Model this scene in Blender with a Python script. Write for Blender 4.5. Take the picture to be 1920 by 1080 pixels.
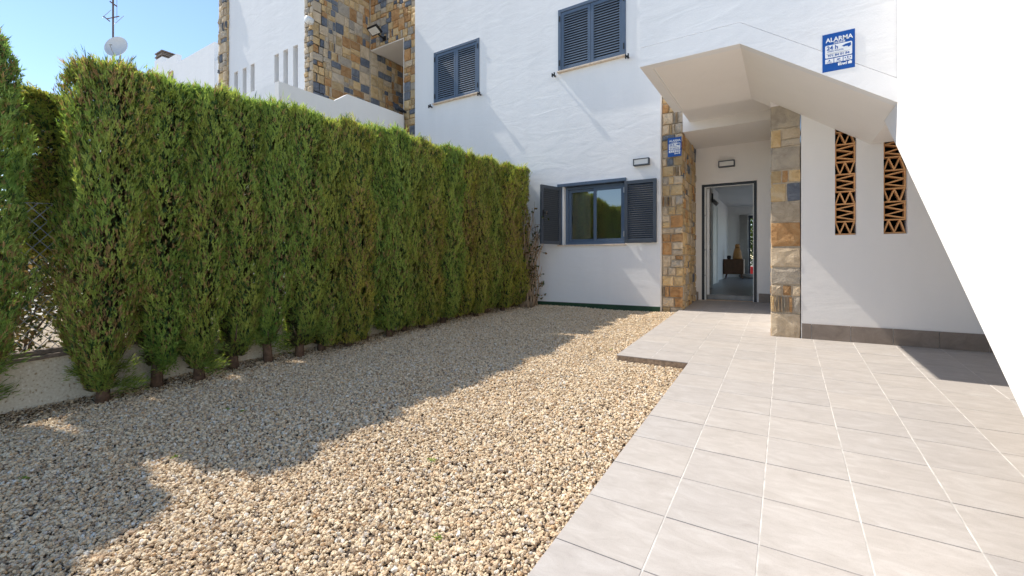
import bpy, math, random
import numpy as np
from mathutils import Vector, Matrix

for o in list(bpy.data.objects):
    bpy.data.objects.remove(o)
scn = bpy.context.scene
COL = scn.collection

# ------------------------------------------------------------------ camera
H = 1.167                      # eye height above the patio datum
FPX, CY0, YAW = 810.8, 485.5, math.radians(32.33)
cam_d = bpy.data.cameras.new('camera')
cam = bpy.data.objects.new('camera', cam_d)
COL.objects.link(cam)
cam.location = (0, 0, H)
cam.rotation_euler = (math.pi / 2, 0, YAW)
cam_d.sensor_width = 36
cam_d.lens = FPX / 1920 * 36
cam_d.shift_y = -(540 - CY0) / 1920
cam_d.clip_start = 0.05
cam_d.clip_end = 6000
scn.camera = cam

# ------------------------------------------------------------------ sky, sun, exposure
SUN = Vector((0.615, 0.058, -0.786)).normalized()      # the way the light travels
SUN_EL = math.asin(-SUN.z)
SUN_AZ = math.atan2(-SUN.x, -SUN.y)                    # clockwise from +Y
world = bpy.data.worlds.new('World')
scn.world = world
world.use_nodes = True
wn = world.node_tree
for n in list(wn.nodes):
    wn.nodes.remove(n)
sky = wn.nodes.new('ShaderNodeTexSky')
sky.sky_type = 'NISHITA'
sky.sun_disc = False
sky.sun_elevation = SUN_EL
sky.sun_rotation = SUN_AZ
sky.air_density = 1.0
sky.dust_density = 0.0
sky.ozone_density = 1.8
bg = wn.nodes.new('ShaderNodeBackground')
bg.inputs['Strength'].default_value = 0.115
wo = wn.nodes.new('ShaderNodeOutputWorld')
wn.links.new(sky.outputs[0], bg.inputs['Color'])
wn.links.new(bg.outputs[0], wo.inputs['Surface'])

sun_d = bpy.data.lights.new('sun', 'SUN')
sun_d.energy = 3.3
sun_d.angle = math.radians(0.53)
sun_d.color = (1.0, 0.95, 0.87)
sun = bpy.data.objects.new('sun', sun_d)
COL.objects.link(sun)
sun.location = (-8, -2, 12)
sun.rotation_euler = SUN.to_track_quat('-Z', 'Y').to_euler()

scn.view_settings.view_transform = 'Standard'
scn.view_settings.look = 'None'
scn.view_settings.exposure = 0.90
scn.view_settings.gamma = 1.0
scn.view_settings.use_curve_mapping = False

# ------------------------------------------------------------------ measuring helpers
ST, CT = math.sin(YAW), math.cos(YAW)
def ray(px, py):
    a = (px - 960) / FPX
    return Vector((a * CT - ST, a * ST + CT, -(py - CY0) / FPX))
def atY(px, py, Y):
    d = ray(px, py); t = Y / d.y
    return Vector((d.x * t, d.y * t, d.z * t + H))
def atX(px, py, X):
    d = ray(px, py); t = X / d.x
    return Vector((d.x * t, d.y * t, d.z * t + H))
def gz(x, y):
    """the patio falls gently away from the house"""
    return 0.0072 * x + 0.0487 * y

# ------------------------------------------------------------------ materials
MATS = {}
def lin(c):
    return tuple(((v / 255) / 12.92 if v / 255 <= 0.04045 else (((v / 255) + 0.055) / 1.055) ** 2.4) for v in c)

def new_mat(name):
    m = bpy.data.materials.new(name); m.use_nodes = True
    nt = m.node_tree
    for n in list(nt.nodes): nt.nodes.remove(n)
    out = nt.nodes.new('ShaderNodeOutputMaterial')
    b = nt.nodes.new('ShaderNodeBsdfPrincipled')
    nt.links.new(b.outputs[0], out.inputs[0])
    MATS[name] = m
    return m, nt, b, out

def node(nt, kind, **kw):
    n = nt.nodes.new(kind)
    for k, v in kw.items():
        if k in n.inputs: n.inputs[k].default_value = v
        else: setattr(n, k, v)
    return n

def mapped(nt, scale=(1, 1, 1), rnd=False, coord='Object'):
    """texture space of the object in metres, optionally shifted for every object"""
    tc = node(nt, 'ShaderNodeTexCoord')
    mp = node(nt, 'ShaderNodeMapping')
    mp.inputs['Scale'].default_value = scale
    nt.links.new(tc.outputs[coord], mp.inputs['Vector'])
    if rnd:
        oi = node(nt, 'ShaderNodeObjectInfo')
        cx = node(nt, 'ShaderNodeCombineXYZ')
        mu = node(nt, 'ShaderNodeMath', operation='MULTIPLY'); mu.inputs[1].default_value = 97.0
        nt.links.new(oi.outputs['Random'], mu.inputs[0])
        for i in range(3): nt.links.new(mu.outputs[0], cx.inputs[i])
        nt.links.new(cx.outputs[0], mp.inputs['Location'])
    return mp

def ramp(nt, src, stops):
    r = node(nt, 'ShaderNodeValToRGB')
    el = r.color_ramp.elements
    while len(el) < len(stops): el.new(0.5)
    for e, (p, c) in zip(el, stops):
        e.position = p; e.color = (*c, 1) if len(c) == 3 else c
    nt.links.new(src, r.inputs[0])
    return r

def mixc(nt, fac, a, b, mode='MIX'):
    m = node(nt, 'ShaderNodeMix', data_type='RGBA', blend_type=mode)
    for sock, v in ((m.inputs[0], fac), (m.inputs[6], a), (m.inputs[7], b)):
        if isinstance(v, bpy.types.NodeSocket): nt.links.new(v, sock)
        elif isinstance(v, (int, float)): sock.default_value = v
        else: sock.default_value = (*v, 1)
    return m.outputs[2]

def bump(nt, b, src, strength, dist, prev=None):
    bp = node(nt, 'ShaderNodeBump'); bp.inputs['Strength'].default_value = strength
    bp.inputs['Distance'].default_value = dist
    nt.links.new(src, bp.inputs['Height'])
    if prev: nt.links.new(prev, bp.inputs['Normal'])
    nt.links.new(bp.outputs[0], b.inputs['Normal'])
    return bp.outputs[0]

def simple(name, col, rough=0.5, var=0.08, scale=12, metallic=0.0, bstr=0.15, bdist=0.002, bscale=60, spec=0.4):
    m, nt, b, out = new_mat(name)
    mp = mapped(nt, rnd=True)
    n = node(nt, 'ShaderNodeTexNoise', Scale=scale, Detail=5.0, Roughness=0.6)
    nt.links.new(mp.outputs[0], n.inputs['Vector'])
    lo = tuple(c * (1 - var * 1.6) for c in col); hi = tuple(min(1, c * (1 + var)) for c in col)
    r = ramp(nt, n.outputs['Fac'], [(0.3, lo), (0.7, hi)])
    nt.links.new(r.outputs[0], b.inputs['Base Color'])
    b.inputs['Roughness'].default_value = rough
    b.inputs['Metallic'].default_value = metallic
    b.inputs['Specular IOR Level'].default_value = spec
    if bstr:
        n2 = node(nt, 'ShaderNodeTexNoise', Scale=bscale, Detail=4.0)
        nt.links.new(mp.outputs[0], n2.inputs['Vector'])
        bump(nt, b, n2.outputs['Fac'], bstr, bdist)
    return m

def plaster(name, col, wav=0.010, fine=0.0012, stain=0.05):
    """hand-trowelled painted render: slow waves, trowel ridges and a fine grain"""
    m, nt, b, out = new_mat(name)
    mp = mapped(nt)
    mp2 = mapped(nt, scale=(1.0, 1.0, 2.6))
    big = node(nt, 'ShaderNodeTexNoise', Scale=2.1, Detail=3.0, Roughness=0.55, Distortion=0.7)
    nt.links.new(mp2.outputs[0], big.inputs['Vector'])
    mid = node(nt, 'ShaderNodeTexNoise', Scale=9.0, Detail=4.0, Roughness=0.6, Distortion=1.2)
    nt.links.new(mp.outputs[0], mid.inputs['Vector'])
    fin = node(nt, 'ShaderNodeTexNoise', Scale=85.0, Detail=3.0)
    nt.links.new(mp.outputs[0], fin.inputs['Vector'])
    n1 = bump(nt, b, big.outputs['Fac'], 1.0, wav)
    n2 = bump(nt, b, mid.outputs['Fac'], 1.0, wav * 0.22, n1)
    bump(nt, b, fin.outputs['Fac'], 1.0, fine, n2)
    st = node(nt, 'ShaderNodeTexNoise', Scale=0.9, Detail=6.0, Roughness=0.7)
    mp3 = mapped(nt, scale=(2.2, 2.2, 0.5))
    nt.links.new(mp3.outputs[0], st.inputs['Vector'])
    r = ramp(nt, st.outputs['Fac'], [(0.3, tuple(c * (1 - stain) for c in col)), (0.62, col)])
    nt.links.new(r.outputs[0], b.inputs['Base Color'])
    b.inputs['Roughness'].default_value = 0.85
    b.inputs['Specular IOR Level'].default_value = 0.2
    return m

plaster('render_white', (0.84, 0.825, 0.81), wav=0.0058, fine=0.0009)
plaster('render_smooth', (0.88, 0.835, 0.785), wav=0.004, fine=0.0005, stain=0.03)
plaster('room_paint', (0.80, 0.78, 0.75), wav=0.002, fine=0.0003, stain=0.02)

# patio tile: pale greige porcelain with brushed, clouded streaks
def tile_mat(name, c0, c1, c2, rough):
    m, nt, b, out = new_mat(name)
    mp = mapped(nt, scale=(1.0, 2.3, 1.0), rnd=True)
    n = node(nt, 'ShaderNodeTexNoise', Scale=6.5, Detail=9.0, Roughness=0.72, Distortion=0.6)
    nt.links.new(mp.outputs[0], n.inputs['Vector'])
    r = ramp(nt, n.outputs['Fac'], [(0.28, c0), (0.52, c1), (0.78, c2)])
    oi = node(nt, 'ShaderNodeObjectInfo')
    t = ramp(nt, oi.outputs['Random'], [(0.0, (0.955, 0.96, 0.965)), (1.0, (1.02, 1.015, 1.0))])
    c = mixc(nt, 1.0, r.outputs[0], t.outputs[0], 'MULTIPLY')
    mp2 = mapped(nt)
    d = node(nt, 'ShaderNodeTexNoise', Scale=230.0, Detail=2.0)
    nt.links.new(mp2.outputs[0], d.inputs['Vector'])
    dr = ramp(nt, d.outputs['Fac'], [(0.33, (0.86, 0.84, 0.82)), (0.45, (1, 1, 1))])
    c = mixc(nt, 0.6, c, dr.outputs[0], 'MULTIPLY')
    nt.links.new(c, b.inputs['Base Color'])
    b.inputs['Roughness'].default_value = rough
    b.inputs['Specular IOR Level'].default_value = 0.35
    bump(nt, b, n.outputs['Fac'], 0.25, 0.002)
    return m
tile_mat('tile_pale', (0.375, 0.335, 0.300), (0.440, 0.397, 0.360), (0.52, 0.482, 0.445), 0.55)
tile_mat('tile_brown', (0.20, 0.155, 0.125), (0.27, 0.215, 0.175), (0.34, 0.28, 0.235), 0.5)
tile_mat('tile_grey_hall', (0.20, 0.20, 0.205), (0.27, 0.27, 0.275), (0.34, 0.34, 0.345), 0.35)
simple('grout_white', (0.60, 0.56, 0.51), 0.9, 0.25, 9)
simple('grout_dirt', (0.075, 0.052, 0.036), 0.95, 0.3, 20)
simple('concrete_edge', (0.36, 0.265, 0.185), 0.95, 0.3, 30, bstr=0.5, bdist=0.004)
simple('mortar', (0.55, 0.45, 0.33), 0.95, 0.18, 25, bstr=0.6, bdist=0.004)
simple('band_green', (0.018, 0.060, 0.028), 0.55, 0.2, 14)
simple('metal_blue', (0.088, 0.124, 0.180), 0.42, 0.06, 9, bstr=0.04)
simple('metal_anthracite', (0.055, 0.066, 0.083), 0.45, 0.06, 9, bstr=0.04)
simple('metal_dark', (0.020, 0.024, 0.031), 0.4, 0.05, 9, bstr=0.0)
simple('slat_metal_blue', (0.20, 0.25, 0.32), 0.4, 0.05, 9, bstr=0.0)  # lighter than the frame metal: sky light on tilted slats put into the colour
simple('slat_metal_anthracite', (0.062, 0.074, 0.09), 0.4, 0.05, 9, bstr=0.0)
simple('metal_black', (0.012, 0.012, 0.013), 0.5, 0.1, 9, bstr=0.0)
simple('metal_grey', (0.33, 0.33, 0.33), 0.45, 0.12, 12, metallic=0.6, bstr=0.05)
simple('metal_rust', (0.15, 0.085, 0.05), 0.8, 0.3, 18)
simple('wire_zinc', (0.34, 0.37, 0.41), 0.5, 0.1, 12, metallic=0.3, bstr=0.0)
simple('paint_white', (0.78, 0.77, 0.74), 0.4, 0.03, 8, bstr=0.03)
simple('stone_sill', (0.70, 0.56, 0.43), 0.6, 0.12, 18)
simple('terracotta', (0.80, 0.42, 0.18), 0.85, 0.12, 14, bstr=0.3)
simple('dark_void', (0.025, 0.024, 0.023), 0.9, 0.1, 5, bstr=0.0)  # near-black colour standing in for unlit hollows
simple('sign_blue', (0.004, 0.075, 0.33), 0.4, 0.02, 5, bstr=0.0)
simple('sign_white', (0.82, 0.82, 0.82), 0.4, 0.02, 5, bstr=0.0)
simple('sign_grey', (0.45, 0.47, 0.5), 0.4, 0.02, 5, bstr=0.0)
simple('diffuser', (0.74, 0.72, 0.68), 0.35, 0.03, 5, bstr=0.0)
simple('wood_grey', (0.22, 0.17, 0.135), 0.9, 0.25, 22, bstr=0.4, bdist=0.003)
simple('wood_walnut', (0.12, 0.055, 0.025), 0.45, 0.2, 9)
simple('wood_honey', (0.42, 0.20, 0.055), 0.5, 0.15, 9)
simple('fabric_white', (0.72, 0.70, 0.66), 0.95, 0.05, 9)
simple('fabric_grey', (0.30, 0.27, 0.24), 0.95, 0.1, 20, bstr=0.4)
simple('bark', (0.165, 0.105, 0.072), 0.95, 0.3, 24, bstr=0.9, bdist=0.012, bscale=35)
simple('vine_stem', (0.44, 0.31, 0.20), 0.95, 0.25, 20, bstr=0.5)
simple('pot_red', (0.55, 0.03, 0.03), 0.5, 0.05, 9)
simple('dish_grey', (0.62, 0.63, 0.64), 0.45, 0.04, 6, bstr=0.0)
simple('feather_dark', (0.030, 0.036, 0.050), 0.6, 0.25, 30)
simple('beak', (0.10, 0.08, 0.07), 0.6, 0.1, 9, bstr=0.0)
simple('soil', (0.085, 0.062, 0.045), 0.98, 0.35, 25, bstr=0.8, bdist=0.01, bscale=70)
simple('ground_pale', (0.50, 0.46, 0.40), 0.95, 0.15, 3, bstr=0.5, bdist=0.006, bscale=40)
simple('garden_soil', (0.37, 0.29, 0.20), 0.95, 0.35, 8, bstr=0.8, bdist=0.01, bscale=50)
simple('leaf_dry', (0.30, 0.165, 0.07), 0.8, 0.2, 20)
simple('lens_glass', (0.02, 0.02, 0.022), 0.1, 0.02, 5, bstr=0.0, spec=0.6)

# speckled cream garden wall
m, nt, b, out = new_mat('cream_speckle')
mp = mapped(nt)
v = node(nt, 'ShaderNodeTexVoronoi', Scale=75.0)
nt.links.new(mp.outputs[0], v.inputs['Vector'])
n = node(nt, 'ShaderNodeTexNoise', Scale=60.0, Detail=4.0)
nt.links.new(mp.outputs[0], n.inputs['Vector'])
sp = ramp(nt, n.outputs['Fac'], [(0.30, (0.36, 0.26, 0.15)), (0.40, (0.64, 0.57, 0.45)), (0.62, (0.70, 0.64, 0.52)), (0.72, (0.80, 0.76, 0.68))])
nt.links.new(sp.outputs[0], b.inputs['Base Color'])
b.inputs['Roughness'].default_value = 0.95
bump(nt, b, v.outputs['Distance'], 0.5, 0.004)

# gravel pebbles: every pebble its own shade
m, nt, b, out = new_mat('pebble')
oi = node(nt, 'ShaderNodeObjectInfo')
r = ramp(nt, oi.outputs['Random'], [(0.0, (0.30, 0.22, 0.155)), (0.06, (0.55, 0.41, 0.265)), (0.24, (0.74, 0.58, 0.385)),
                                     (0.50, (0.83, 0.675, 0.465)), (0.72, (0.84, 0.725, 0.55)), (0.84, (0.66, 0.44, 0.245)),
                                     (0.91, (0.53, 0.47, 0.41)), (0.95, (0.82, 0.75, 0.63)), (1.0, (0.86, 0.81, 0.72))])
r.color_ramp.interpolation = 'LINEAR'
mp = mapped(nt)
n = node(nt, 'ShaderNodeTexNoise', Scale=90.0, Detail=3.0)
nt.links.new(mp.outputs[0], n.inputs['Vector'])
t = ramp(nt, n.outputs['Fac'], [(0.3, (0.74, 0.72, 0.69)), (0.7, (1.08, 1.06, 1.03))])
nt.links.new(mixc(nt, 1.0, r.outputs[0], t.outputs[0], 'MULTIPLY'), b.inputs['Base Color'])
b.inputs['Roughness'].default_value = 0.85
b.inputs['Specular IOR Level'].default_value = 0.25
bump(nt, b, n.outputs['Fac'], 0.35, 0.002)

# natural cladding stones, several rocks
def rock(name, a, bcol, c):
    m, nt, b, out = new_mat(name)
    mp = mapped(nt, rnd=True)
    n = node(nt, 'ShaderNodeTexNoise', Scale=7.0, Detail=8.0, Roughness=0.68, Distortion=0.9)
    nt.links.new(mp.outputs[0], n.inputs['Vector'])
    r = ramp(nt, n.outputs['Fac'], [(0.28, a), (0.5, bcol), (0.72, c)])
    oi = node(nt, 'ShaderNodeObjectInfo')
    t = ramp(nt, oi.outputs['Random'], [(0.0, (0.76, 0.77, 0.80)), (1.0, (1.14, 1.10, 1.05))])
    nt.links.new(mixc(nt, 1.0, r.outputs[0], t.outputs[0], 'MULTIPLY'), b.inputs['Base Color'])
    b.inputs['Roughness'].default_value = 0.82
    b.inputs['Specular IOR Level'].default_value = 0.3
    n2 = node(nt, 'ShaderNodeTexNoise', Scale=16.0, Detail=8.0, Roughness=0.65, Distortion=1.5)
    nt.links.new(mp.outputs[0], n2.inputs['Vector'])
    bump(nt, b, n2.outputs['Fac'], 0.9, 0.016)
    return m
rock('stone_ochre', (0.43, 0.28, 0.13), (0.60, 0.425, 0.22), (0.68, 0.54, 0.34))
rock('stone_rust', (0.32, 0.16, 0.065), (0.50, 0.275, 0.115), (0.58, 0.38, 0.20))
rock('stone_tan', (0.43, 0.325, 0.215), (0.60, 0.475, 0.325), (0.70, 0.58, 0.43))
rock('stone_grey', (0.33, 0.275, 0.215), (0.48, 0.41, 0.32), (0.60, 0.50, 0.36))
rock('stone_slate', (0.10, 0.112, 0.135), (0.155, 0.173, 0.205), (0.24, 0.255, 0.28))

# foliage, coloured leaf by leaf
def leafmat(name, trans=0.35):
    m, nt, b, out = new_mat(name)
    at = node(nt, 'ShaderNodeAttribute', attribute_name='Col')
    nt.links.new(at.outputs['Color'], b.inputs['Base Color'])
    b.inputs['Roughness'].default_value = 0.6
    b.inputs['Specular IOR Level'].default_value = 0.3
    tr = node(nt, 'ShaderNodeBsdfTranslucent')
    tc = mixc(nt, 1.0, at.outputs['Color'], (1.25, 1.25, 0.7), 'MULTIPLY')
    nt.links.new(tc, tr.inputs['Color'])
    mx = node(nt, 'ShaderNodeMixShader'); mx.inputs[0].default_value = trans
    nt.links.new(b.outputs[0], mx.inputs[1]); nt.links.new(tr.outputs[0], mx.inputs[2])
    nt.links.new(mx.outputs[0], out.inputs[0])
    return m
leafmat('foliage', 0.45)

# window glass: a clear pane with mirror-like sheen
m, nt, b, out = new_mat('pane_glass')
gl = node(nt, 'ShaderNodeBsdfGlossy'); gl.inputs['Roughness'].default_value = 0.0
tp = node(nt, 'ShaderNodeBsdfTransparent'); tp.inputs['Color'].default_value = (0.75, 0.78, 0.78, 1)
fr = node(nt, 'ShaderNodeFresnel'); fr.inputs['IOR'].default_value = 1.9
mx = node(nt, 'ShaderNodeMixShader')
ad = node(nt, 'ShaderNodeMath', operation='ADD'); ad.inputs[1].default_value = 0.22
nt.links.new(fr.outputs[0], ad.inputs[0]); nt.links.new(ad.outputs[0], mx.inputs[0])
nt.links.new(tp.outputs[0], mx.inputs[1]); nt.links.new(gl.outputs[0], mx.inputs[2])
nt.links.new(mx.outputs[0], out.inputs[0])

# ------------------------------------------------------------------ mesh helpers
class MB:
    def __init__(self): self.v, self.f = [], []
    def quad(self, *p):
        i = len(self.v); self.v += [tuple(q) for q in p]; self.f.append(tuple(range(i, i + len(p)))); return self
    def box(self, x0, x1, y0, y1, z0, z1):
        i = len(self.v)
        self.v += [(x0, y0, z0), (x1, y0, z0), (x1, y1, z0), (x0, y1, z0), (x0, y0, z1), (x1, y0, z1), (x1, y1, z1), (x0, y1, z1)]
        self.f += [tuple(i + k for k in q) for q in ((0, 3, 2, 1), (4, 5, 6, 7), (0, 1, 5, 4), (1, 2, 6, 5), (2, 3, 7, 6), (3, 0, 4, 7))]
        return self
    def prism(self, poly, mp0, mp1):
        """poly in 2-D, mp0/mp1 map (a,b) to the two end faces"""
        i = len(self.v); n = len(poly)
        self.v += [tuple(mp0(*p)) for p in poly] + [tuple(mp1(*p)) for p in poly]
        self.f.append(tuple(range(i + n - 1, i - 1, -1))); self.f.append(tuple(range(i + n, i + 2 * n)))
        for k in range(n):
            self.f.append((i + k, i + (k + 1) % n, i + n + (k + 1) % n, i + n + k))
        return self
    def beam(self, p, q, w, h, up=(0, 0, 1)):
        p, q = Vector(p), Vector(q); d = (q - p).normalized(); u = Vector(up)
        s = d.cross(u)
        if s.length < 1e-4: s = d.cross(Vector((0, 1, 0)))
        s.normalize(); u = s.cross(d)
        i = len(self.v)
        for c in (p, q):
            for a, bb in ((-1, -1), (1, -1), (1, 1), (-1, 1)):
                self.v.append(tuple(c + s * (a * w / 2) + u * (bb * h / 2)))
        self.f += [tuple(i + k for k in qd) for qd in ((3, 2, 1, 0), (4, 5, 6, 7), (0, 1, 5, 4), (1, 2, 6, 5), (2, 3, 7, 6), (3, 0, 4, 7))]
        return self
    def tube(self, pts, rad, seg=8, cap=True):
        pts = [Vector(p) for p in pts]; n = len(pts)
        if not hasattr(rad, '__len__'): rad = [rad] * n
        i0 = len(self.v); ref = None
        for k in range(n):
            d = (pts[min(k + 1, n - 1)] - pts[max(k - 1, 0)]).normalized()
            if ref is None:
                ref = d.orthogonal().normalized()
            ref = (ref - d * ref.dot(d)).normalized(); s = d.cross(ref)
            for j in range(seg):
                a = 2 * math.pi * j / seg
                self.v.append(tuple(pts[k] + (ref * math.cos(a) + s * math.sin(a)) * rad[k]))
        for k in range(n - 1):
            for j in range(seg):
                a, bb = i0 + k * seg + j, i0 + k * seg + (j + 1) % seg
                self.f.append((a, bb, bb + seg, a + seg))
        if cap:
            self.f.append(tuple(i0 + j for j in range(seg - 1, -1, -1)))
            self.f.append(tuple(i0 + (n - 1) * seg + j for j in range(seg)))
        return self
    def lathe(self, prof, c=(0, 0, 0), seg=24):
        i0 = len(self.v)
        for r, z in prof:
            for j in range(seg):
                a = 2 * math.pi * j / seg
                self.v.append((c[0] + r * math.cos(a), c[1] + r * math.sin(a), c[2] + z))
        for k in range(len(prof) - 1):
            for j in range(seg):
                a, bb = i0 + k * seg + j, i0 + k * seg + (j + 1) % seg
                self.f.append((a, bb, bb + seg, a + seg))
        return self
    def mesh(self, name, mat, smooth=False):
        me = bpy.data.meshes.new(name)
        me.from_pydata(self.v, [], self.f)
        me.materials.append(MATS[mat] if isinstance(mat, str) else mat)
        if smooth:
            me.polygons.foreach_set('use_smooth', [True] * len(me.polygons))
        me.update()
        return me
    def build(self, name, mat, parent=None, smooth=False, bevel=0.0):
        o = link(name, self.mesh(name, mat, smooth), parent)
        if bevel:
            md = o.modifiers.new('bevel', 'BEVEL'); md.width = bevel; md.segments = 2; md.limit_method = 'ANGLE'
        return o

def link(name, data, parent=None, loc=None):
    o = bpy.data.objects.new(name, data)
    COL.objects.link(o)
    if parent is not None: o.parent = parent
    if loc is not None: o.location = loc
    return o
def tag(o, label=None, cat=None, group=None, kind=None):
    if label: o['label'] = label
    if cat: o['category'] = cat
    if group: o['group'] = group
    if kind: o['kind'] = kind
    return o
def thing(name, label, cat, loc=(0, 0, 0), rz=0.0, group=None):
    o = link(name, None, None, loc); o.rotation_euler = (0, 0, rz); o.empty_display_size = 0.2
    return tag(o, label, cat, group)

def wall(name, mat, parent, a0, a1, b0, b1, thick, fn, holes=(), bev=0.0):
    """wall with rectangular holes; fn(a, b, depth) -> xyz, depth 0 = seen face"""
    A = sorted({a0, a1, *[h[0] for h in holes], *[h[1] for h in holes]})
    B = sorted({b0, b1, *[h[2] for h in holes], *[h[3] for h in holes]})
    A = [a for a in A if a0 <= a <= a1]; B = [q for q in B if b0 <= q <= b1]
    def solid(i, j):
        if not (0 <= i < len(A) - 1 and 0 <= j < len(B) - 1): return False
        ca, cb = (A[i] + A[i + 1]) / 2, (B[j] + B[j + 1]) / 2
        return not any(h[0] < ca < h[1] and h[2] < cb < h[3] for h in holes)
    m = MB()
    for i in range(len(A) - 1):
        for j in range(len(B) - 1):
            if not solid(i, j): continue
            p, q, r, s = A[i], A[i + 1], B[j], B[j + 1]
            m.quad(fn(p, r, 0), fn(q, r, 0), fn(q, s, 0), fn(p, s, 0))
            m.quad(fn(p, r, thick), fn(p, s, thick), fn(q, s, thick), fn(q, r, thick))
            if not solid(i - 1, j): m.quad(fn(p, r, 0), fn(p, s, 0), fn(p, s, thick), fn(p, r, thick))
            if not solid(i + 1, j): m.quad(fn(q, r, 0), fn(q, r, thick), fn(q, s, thick), fn(q, s, 0))
            if not solid(i, j - 1): m.quad(fn(p, r, 0), fn(p, r, thick), fn(q, r, thick), fn(q, r, 0))
            if not solid(i, j + 1): m.quad(fn(p, s, 0), fn(q, s, 0), fn(q, s, thick), fn(p, s, thick))
    return m.build(name, mat, parent)
def faceY(y): return lambda a, b, d: (a, y + d, b)            # seen from -Y
def faceX(x): return lambda a, b, d: (x - d, a, b)            # seen from +X

# ------------------------------------------------------------------ cladding stones
def stones(parent, fn, a0, a1, b0, b1, seed, smin, smax, weights, skip=None, proud=(0.022, 0.045), joint=0.011):
    """irregular ashlar, every stone an object; fn(a, b, h) -> xyz with h the height above the mortar"""
    R = random.Random(seed); cells = []
    def split(x0, x1, y0, y1, depth=0):
        w, h = x1 - x0, y1 - y0
        big = max(w, h)
        if big <= smin * 1.25 or (w <= smax and h <= smax and R.random() < 0.55):
            cells.append((x0, x1, y0, y1)); return
        if (w > h * R.uniform(0.8, 1.5) and w > smin * 1.5) or h < smin * 1.5:
            c = x0 + w * R.uniform(0.34, 0.66); split(x0, c, y0, y1); split(c, x1, y0, y1)
        else:
            c = y0 + h * R.uniform(0.34, 0.66); split(x0, x1, y0, c); split(x0, x1, c, y1)
    step = smax * 1.9; b = b0
    while b < b1 - 0.02:
        e = min(b1, b + step * R.uniform(0.7, 1.1))
        if b1 - e < smin: e = b1
        split(a0, a1, b, e); b = e
    names = list(weights); ws = [weights[k] for k in names]
    for (x0, x1, y0, y1) in cells:
        ca, cb = (x0 + x1) / 2, (y0 + y1) / 2
        if skip and skip(ca, cb): continue
        j = joint / 2; hgt = R.uniform(*proud)
        def jt(v): return v + R.uniform(-0.35, 0.5) * joint
        x0j, x1j, y0j, y1j = x0 + j, x1 - j, y0 + j, y1 - j
        ring = [(jt(x0j), jt(y0j)), ((x0j + x1j) / 2, y0j + R.uniform(-.2, .4) * joint), (x1j - abs(jt(0)), jt(y0j)), (x1j - R.uniform(-.2, .4) * joint, (y0j + y1j) / 2),
                (x1j - abs(jt(0)), y1j - abs(jt(0))), ((x0j + x1j) / 2, y1j - R.uniform(-.2, .4) * joint), (jt(x0j), y1j - abs(jt(0))), (x0j + R.uniform(-.2, .4) * joint, (y0j + y1j) / 2)]
        org = fn(ca, cb, 0)
        def loc(a, bb, h):
            p = fn(a, bb, h); return (p[0] - org[0], p[1] - org[1], p[2] - org[2])
        vs = [loc(a, bb, -0.004) for a, bb in ring]
        vs += [loc(a + (ca - a) * 0.04, bb + (cb - bb) * 0.04, hgt * R.uniform(0.5, 0.9)) for a, bb in ring]
        vs += [loc(a + (ca - a) * 0.42, bb + (cb - bb) * 0.42, hgt * R.uniform(0.75, 1.25)) for a, bb in ring]
        vs.append(loc(ca, cb, hgt * R.uniform(0.85, 1.2)))
        fs = []
        for k in range(8):
            k2 = (k + 1) % 8
            fs += [(k, k2, 8 + k2, 8 + k), (8 + k, 8 + k2, 16 + k2, 16 + k), (16 + k, 16 + k2, 24)]
        me = bpy.data.meshes.new('stone'); me.from_pydata(vs, [], fs)
        me.materials.append(MATS[R.choices(names, ws)[0]])
        link('stone', me, parent, org)

W_PORCH = dict(stone_ochre=3.6, stone_rust=2.2, stone_tan=4.4, stone_grey=2.0, stone_slate=0.6)
W_NEIGH = dict(stone_ochre=4.6, stone_rust=3.0, stone_tan=2.4, stone_grey=1.6, stone_slate=2.6)

# ================================================================== SETTING
# key planes (metres): x to the right along the facade, y towards the house
YF, YS, YD, YW = 7.268, 7.349, 8.62, 5.80       # window facade, porch stone front, door wall, screen wall
XS0, XS1 = -1.728, -1.400                       # stone pier of the porch, left
XP0, XP1 = -0.150, 0.147                        # stone pillar, right
XL = -7.262                                     # facade meets the neighbouring house
ROOF = 7.9
def xt(y): return -4.79 + 0.0878 * (y - 1.19)   # hedge trunks
def xw(y): return xt(y) - 0.19                  # face of the low garden wall

# ground sheet to the horizon
g = MB(); xs = [-2500, -300, -60, -25, -12, -8, -5, -2, 0, 3, 8, 25, 60, 300, 2500]; ys = [-2500, -300, -60, -15, -4, -1, 2, 5, 9, 20, 60, 300, 2500]
def ground_z(x, y): return gz(max(-8, min(4, x)), max(-4, min(9, y))) - 0.11
for y in ys:
    for x in xs: g.v.append((x, y, ground_z(x, y)))
for j in range(len(ys) - 1):
    for i in range(len(xs) - 1):
        k = j * len(xs) + i; g.f.append((k, k + 1, k + 1 + len(xs), k + len(xs)))
tag(g.build('ground', 'ground_pale'), kind='structure')

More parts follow.
